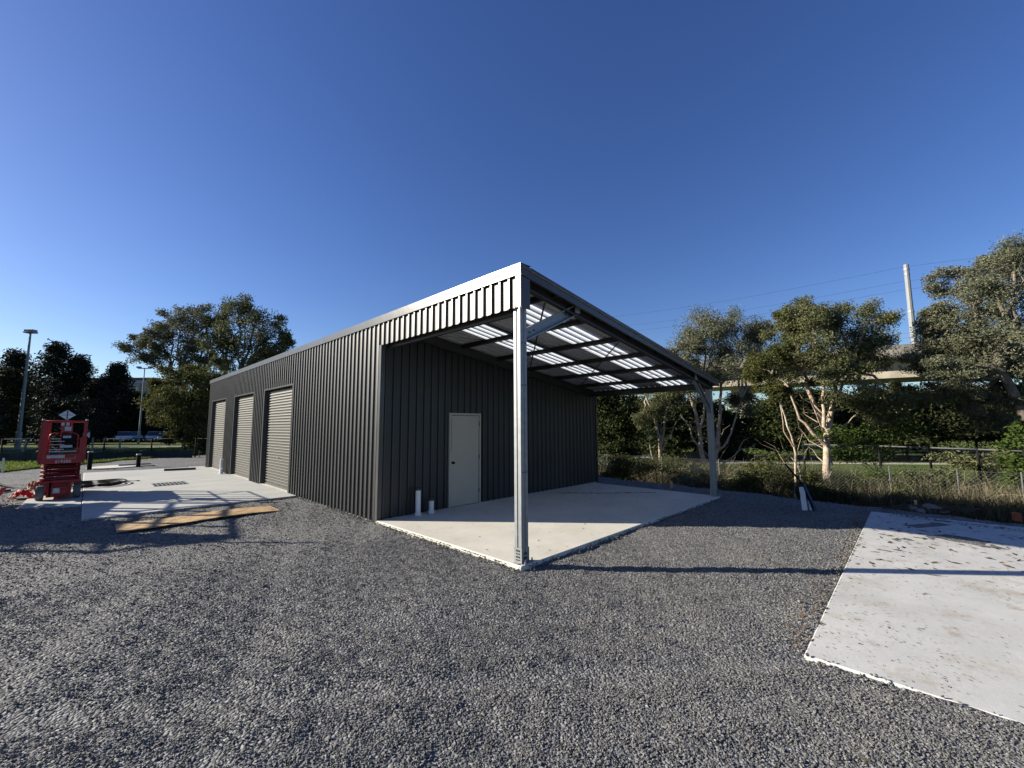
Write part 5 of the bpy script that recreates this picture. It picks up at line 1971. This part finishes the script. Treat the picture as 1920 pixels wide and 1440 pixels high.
# mast on the viaduct
q = vm_.inverted() @ at(1718, 44.2)
q.y = -1.5
b0 = vm_ @ Vector((q.x, 1.6, ZB + 2.285))
mast = thing('catenary_mast', 'tall pale steel mast rising above the viaduct parapet', 'mast', tuple(b0))
MB().lathe([(0.27, 0.0), (0.27, 4.6), (0.26, 4.62)], n=10).build('lower_section', MT['mast'], mast)
MB().lathe([(0.25, 4.63), (0.225, 9.7), (0.19, 9.75)], n=10).build('upper_section', MT['mast'], mast)
MB().lathe([(0.30, 4.5), (0.30, 4.7)], n=10).lathe([(0.26, 8.6), (0.26, 8.72)], n=10).lathe([(0.27, 9.1), (0.27, 9.3)], n=10).each('collar', MT['galv'], mast)
for i, (zz, lab) in enumerate(((9.6, 'topmost thin wire running to the mast head'), (8.3, 'middle thin wire passing the pale mast'), (7.4, 'lowest thin wire passing the pale mast'))):
    b = MB()
    pts = []
    for k in range(-1, 3):
        for s in range(12):
            f = s / 12
            xx = q.x + (k + f) * 42 - 42 * 0
            pts.append(vm_ @ Vector((xx, 1.6 - 0.42 * (1 if i else 0.7), ZB + 2.3 + zz - 0.75 * math.sin(math.pi * f) - (0.25 if i else 0))))
    b.tube(pts, 0.009, 4, cap=False)
    tag(b.build('overhead_wire', MT['steel']), lab, 'wire', 'overhead wires along the viaduct')

# ------------------------------------------------------------------ far left: poles, trees, cars, offices
def pole(name, label, px, dp, h, r, head, lean=0):
    t = thing(name, label, 'light pole', tuple(at(px, dp, GZ - 0.06)), YAW)
    MB().lathe([(r * 1.6, 0), (r * 1.6, 1.6), (r * 1.15, 1.62), (r * 0.55, h)], n=12).build('pole_shaft', MT['polegrey'], t)
    if head == 'flood':
        MB().box(-0.3, 0.3, -0.48, 0.48, h, h + 0.14).box(-0.26, 0.26, -0.44, 0.44, h + 0.14, h + 0.36).build('lamp_head', MT['polegrey'], t, bevel=0.03)
    else:
        MB().box(-0.05, 0.05, -0.8, 0.8, h - 0.1, h).build('cross_arm', MT['polegrey'], t)
        for s in (-0.7, 0.7):
            MB().box(-0.15, 0.15, s - 0.2, s + 0.2, h, h + 0.18).build('lamp_head', MT['polegrey'], t)
    return t


pole('light_pole', 'tall grey light pole with flat lamp head beside the dark pines', 41, 42, 11.7, 0.145, 'flood')
pole('light_pole', 'thin grey light pole with cross arm before the tall gum tree', 265, 50, 9.2, 0.085, 'arm')


def pine(label, px, top, base_dp, rad, seed, m='pine'):
    """dark conifer: whorls of drooping branch sprays round a tapering trunk"""
    base = at(px, base_dp, GZ - 0.06)
    topz = atz(px, top, base_dp).z
    H = topz - base.z
    r = np.random.default_rng(seed)
    t = thing('pine_tree', label, 'tree', tuple(base), 0, 'dark conifers past the car park')
    Rm = rad * base_dp / FPX
    b = MB()
    b.tube([(0, 0, 0), (0, 0, H * 0.6), (0, 0, H * 0.98)], [0.3, 0.18, 0.03], 8)
    cc, ss = [], []
    n = 230
    for i in range(n):
        f = (i + r.random()) / n
        z = H * (0.10 + 0.88 * f)
        prof = min(1.0, (1.0 - f) * 1.9 + 0.06) * (0.75 + 0.35 * r.random())
        a = r.uniform(0, 6.28)
        k = Rm * prof * math.sqrt(r.uniform(0.15, 1))
        cc.append((base.x + k * math.cos(a), base.y + k * math.sin(a), base.z + z - 0.12 * k))
        ss.append((Rm * 0.17, Rm * 0.17, H * 0.028))
        if i % 4 == 0:
            b.tube([(0, 0, z), (k * math.cos(a), k * math.sin(a), z - 0.12 * k)], [0.06, 0.015], 4, cap=False)
    b.build('trunk', MT['dark_bark'], t)
    leaves('crown', cc, ss, 40, 0.55, 0.17, MT[m], t, 0.3, tuple(base), seed)


for i, (lab, px, tp, dp, rad, m) in enumerate((
        ('dark rounded pine past the tall light pole, cut by the picture edge', -45, 690, 60, 55, 'pinewarm'), ('low brown green pine left of the tall light pole', 14, 694, 52, 34, 'pinewarm'),
        ('dark pine with a rounded top just behind the tall light pole', 20, 658, 66, 42, 'pine'),
        ('tallest dark pine above the red lift', 96, 643, 62, 44, 'pine'), ('dark pine adjoining the tallest one on the shed side', 142, 668, 64, 40, 'pine'),
        ('narrow pointed dark pine nearest the office block', 213, 682, 64, 36, 'pine'), ('low dark pine filling the gap behind the red lift', 176, 716, 60, 32, 'pine'),
        ('low dark pine behind the thin light pole', 262, 738, 66, 36, 'pine'), ('small dark pine under the tall gum tree', 318, 742, 68, 40, 'pine'))):
    pine(lab, px, tp, dp, rad, 60 + i, m)

d = 40
tree('tall_gum_tree', 'tall spreading gum tree with the paler crown, behind the bushy tree', at(372, d), [
    blob(262, 662, d, 22, 20), blob(268, 638, d, 18, 14, 1), blob(300, 640, d, 24, 26, 1), blob(332, 606, d, 30, 26, -1), blob(362, 594, d, 28, 22, 0.5), blob(340, 638, d, 32, 28, 1.5),
    blob(388, 612, d, 26, 28, -1), blob(300, 664, d, 18, 16), blob(378, 650, d, 30, 28, 1), blob(312, 618, d, 24, 20), blob(350, 672, d, 26, 16), blob(285, 680, d, 18, 12), blob(392, 680, d, 20, 16)],
    ('grey_bark', 'gumgrey'), 'tall gum trees behind the shed', [atz(368, 735, d), atz(340, 722, d), atz(386, 715, d)], r=0.22, clumps=13, per=40, tufts=4, seed=31, L=0.22, W=0.075, droop=0.5, twigs=14, spread=0.34)
d = 38
tree('tall_gum_tree', 'tall spreading gum tree with the greener crown, rising over the shed roof', at(440, d), [
    blob(450, 584, d, 30, 24), blob(488, 592, d, 30, 26, 1), blob(516, 622, d, 24, 26, -0.5), blob(420, 604, d, 28, 26, 1), blob(460, 624, d, 36, 30, -1),
    blob(500, 652, d, 32, 24, 0.5), blob(412, 640, d, 24, 26), blob(445, 662, d, 30, 24, 1), blob(534, 640, d, 13, 14), blob(482, 676, d, 28, 16), blob(520, 662, d, 20, 14), blob(430, 684, d, 20, 14)],
    ('grey_bark', 'gum'), 'tall gum trees behind the shed', [atz(432, 712, d), atz(450, 700, d), atz(424, 690, d)], r=0.24, clumps=14, per=42, tufts=4, seed=32, L=0.22, W=0.075, droop=0.5, twigs=14, spread=0.34)
d = 30
tree('bushy_tree', 'olive bushy tree standing at the far end of the shed', at(352, d), [
    blob(352, 704, d, 34, 18), blob(318, 722, d, 26, 20, 0.8), blob(388, 716, d, 26, 22, -0.8), blob(300, 752, d, 24, 18), blob(340, 748, d, 34, 24, -0.6), blob(378, 760, d, 30, 30, 0.8),
    blob(318, 786, d, 26, 18), blob(352, 792, d, 34, 22, -0.5), blob(385, 808, d, 24, 22), blob(338, 822, d, 22, 12, 0.5), blob(372, 834, d, 22, 12)],
    ('grey_bark', 'olive'), None, r=0.14, clumps=22, per=56, tufts=4, seed=33, L=0.17, W=0.065, spread=0.33, twigs=10)
tree('bushy_tree', 'dark bushy tree tucked between the olive tree and the shed end', at(392, 33), [
    blob(396, 770, 33, 30, 44), blob(405, 730, 33, 28, 26), blob(398, 820, 33, 28, 26)],
    ('dark_bark', 'gumdark'), None, r=0.14, clumps=24, per=56, seed=34, L=0.2, W=0.08)

for lab_, px_o, dp_o, sd_ in (('unseen conifer added to shade the lawn, nearest the car park path', -125, 37, 91), ('unseen conifer added to shade the lawn, deepest of three', -150, 41, 92), ('unseen conifer added to shade the lawn, nearest the gravel', -185, 35, 93)):
    pine(lab_, px_o, 575, dp_o, 82, sd_)  # conifers added out of view to throw shade over the lawn
tree('bushy_tree', 'added low dark bushy tree shading the lawn behind the red lift', at(116, 30, GZ - 0.06), [  # added to shadow the grass, mostly hidden by the lift
    blob(116, 770, 30, 34, 26), blob(100, 800, 30, 28, 26, 0.6), blob(134, 800, 30, 26, 26, -0.5), blob(118, 828, 30, 30, 16)],
    ('dark_bark', 'pine'), None, r=0.1, clumps=22, per=50, seed=81, L=0.2, W=0.08)
tree('bushy_tree', 'second added bushy tree shading the lawn deeper behind the red lift', at(128, 37, GZ - 0.06), [  # added too, to widen the shadow across the grass
    blob(128, 764, 37, 38, 26), blob(104, 790, 37, 30, 28, 0.8), blob(150, 792, 37, 30, 28, -0.6), blob(126, 822, 37, 36, 16)],
    ('dark_bark', 'pine'), None, r=0.1, clumps=22, per=50, seed=82, L=0.22, W=0.09)

# cars
def make_car(label, group):
    t = thing('parked_car', label, 'car', (0, 0, 0), 0, group)
    prof = [(-2.1, 0.32), (-2.15, 0.62), (-2.0, 0.86), (-1.2, 0.92), (1.2, 0.90), (1.95, 0.80), (2.15, 0.60), (2.1, 0.32)]
    m = Matrix(((1, 0, 0, 0), (0, 0, 1, 0), (0, 1, 0, 0), (0, 0, 0, 1)))
    MB().prism(prof, -0.86, 0.86, m).build('body', MT['carwhite'], t, bevel=0.05)
    b = MB()
    lo = [(-1.75, 0.90), (1.15, 0.90), (0.45, 1.40), (-1.25, 1.42)]
    vs = [(x, y * k, z) for y in (-0.80, 0.80) for (x, z), k in zip(lo, (1, 1, 0.84, 0.84))]
    b.add(vs, [(0, 1, 2, 3), (7, 6, 5, 4), (0, 4, 5, 1), (1, 5, 6, 2), (2, 6, 7, 3), (3, 7, 4, 0)])
    b.build('window', MT['glass'], t, bevel=0.03)
    MB().box(-1.22, 0.42, -0.66, 0.66, 1.412, 1.45).build('roof', MT['carwhite'], t, bevel=0.01)
    for sx in (-1.35, 1.35):
        for sy in (-0.8, 0.8):
            w = MB().lathe([(0.2, -0.1), (0.31, -0.1), (0.31, 0.1), (0.2, 0.1)], (sx, sy, 0.31), 14, 'y').build('wheel', MT['rubber'], t)
            MB().lathe([(0.19, -0.105), (0.19, 0.105)], (sx, sy, 0.31), 10, 'y').build('rim', MT['galv'], w)
    for sy in (-0.6, 0.6):
        MB().box(2.08, 2.145, sy - 0.18, sy + 0.18, 0.60, 0.70).build('headlight', MT['label'], t)
    return t


cg = 'cars parked under the dark conifers'
car0 = None
for i, (px, dp, mm_, rz, lab) in enumerate((
        (188, 62, 'carwhite', 0, 'white car parked behind the blue sign'), (212, 64, 'carsilver', 1, 'silver car parked second past the blue sign'), (236, 60, 'carwhite', 0, 'white car parked before the thin light pole'),
        (256, 61, 'carteal', 1, 'pale teal car parked at the foot of the thin light pole'), (292, 60, 'carwhite', 0, 'white car parked just past the thin light pole'), (312, 59, 'carsilver', 1, 'silver car half hidden by the olive tree'),
        (334, 60, 'cardark', 0, 'dark car behind the olive tree'), (20, 60, 'carsilver', 0, 'silver car parked beside the tall light pole'), (166, 61, 'cardark', 1, 'dark car parked behind the red lift'))):
    if car0 is None:
        car0 = make_car(lab, cg)
        c_ = car0
    else:
        c_ = copy_tree(car0)
        c_['label'] = lab
        for k in kids(c_):
            if k.name.split('.')[0] in ('body', 'roof'):
                k.data = k.data.copy()
                k.data.materials[0] = MT[mm_]
    c_.location = at(px, dp, GZ - 0.05)
    c_.rotation_euler = (0, 0, YAW + math.atan2(960 - px, FPX) + R(184 if rz else 3))

# sign and posts beyond the red lift
t = thing('blue_sign', 'small blue and white sign on a grey post behind the red lift', 'sign', tuple(at(168, 34, GZ - 0.06)), YAW)
MB().tube([(0, 0, 0), (0, 0, 1.9)], 0.035, 8).build('sign_post', MT['polegrey'], t)
MB().box(-0.052, -0.040, -0.28, 0.28, 1.15, 1.9).build('sign_panel', MT['white'], t)
MB().box(-0.0545, -0.0525, -0.26, 0.26, 1.6, 1.88).build('sign_band', MT['signblue'], t)
for px, lab in ((180, 'grey timber post next to the blue sign'), (231, 'grey timber post alone between sign and light pole'), (52, 'leaning pale timber post beside the tall light pole')):
    t = thing('timber_post', lab, 'post', tuple(at(px, 36, GZ - 0.06)), 0, 'grey posts along the car park path')
    o_ = 0.35 if px == 52 else 0.0
    MB().bar((0, 0, -0.1), (o_ * 0.7, -o_ * 0.7, 1.15), 0.13, 0.13).build('post_shaft', MT['pathc'], t)

# office block
ob = thing('office_block', 'grey flat roofed office block showing between the dark pines', 'building', tuple(at(215, 120, GZ)), YAW)
H = 15.2
m0 = MB().box(-6, 6, -16, 16, 0, H)
m0.build('wall', MT['office'], ob)
MB().box(-6.4, 6.4, -16.4, 16.4, H, H + 0.5).build('roof', MT['steel'], ob)
for f in range(4):
    z = 1.2 + f * 3.6
    MB().box(-6.12, -6.003, -16, 16, z + 2.1, z + 3.0).build('spandrel', MT['officelight'], ob)
    for k in range(10):
        y = -15.2 + k * 3.1
        w = MB().box(-6.05, -6.002, y, y + 2.5, z, z + 2.0).build('window', MT['glass'], ob)
        MB().box(-6.09, -6.052, y + 1.2, y + 1.28, z, z + 2.0).build('mullion', MT['officelight'], w)

# far treeline all round the horizon
n = 900
az = rng.uniform(YAW - R(100), YAW + R(100), n)
dd_ = rng.uniform(120, 190, n)
hh = rng.uniform(1.5, 9.0, n)
cc = np.stack([CAM.x + dd_ * np.cos(az), CAM.y + dd_ * np.sin(az), hh], -1)
o = leaves('far_woodland', cc, np.full((n, 3), [3.0, 3.0, 1.5]), 45, 1.2, 0.55, MT['gumdark'], None, 0.2, (0, 0, 0), 99)
tag(o, 'far dark belt of trees closing the horizon', 'woodland', kind='stuff')
# nearer scrub under the viaduct
n = 260
px_ = rng.uniform(1120, 2150, n)
cc = np.array([tuple(at(p, q_, rng.uniform(-0.9, 1.6))) for p, q_ in zip(px_, rng.uniform(44, 52, n))])
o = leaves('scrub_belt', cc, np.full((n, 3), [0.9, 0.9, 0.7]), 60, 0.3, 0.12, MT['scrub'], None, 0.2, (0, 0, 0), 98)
tag(o, 'dark scrub closing the view under the viaduct', 'scrub', kind='stuff')
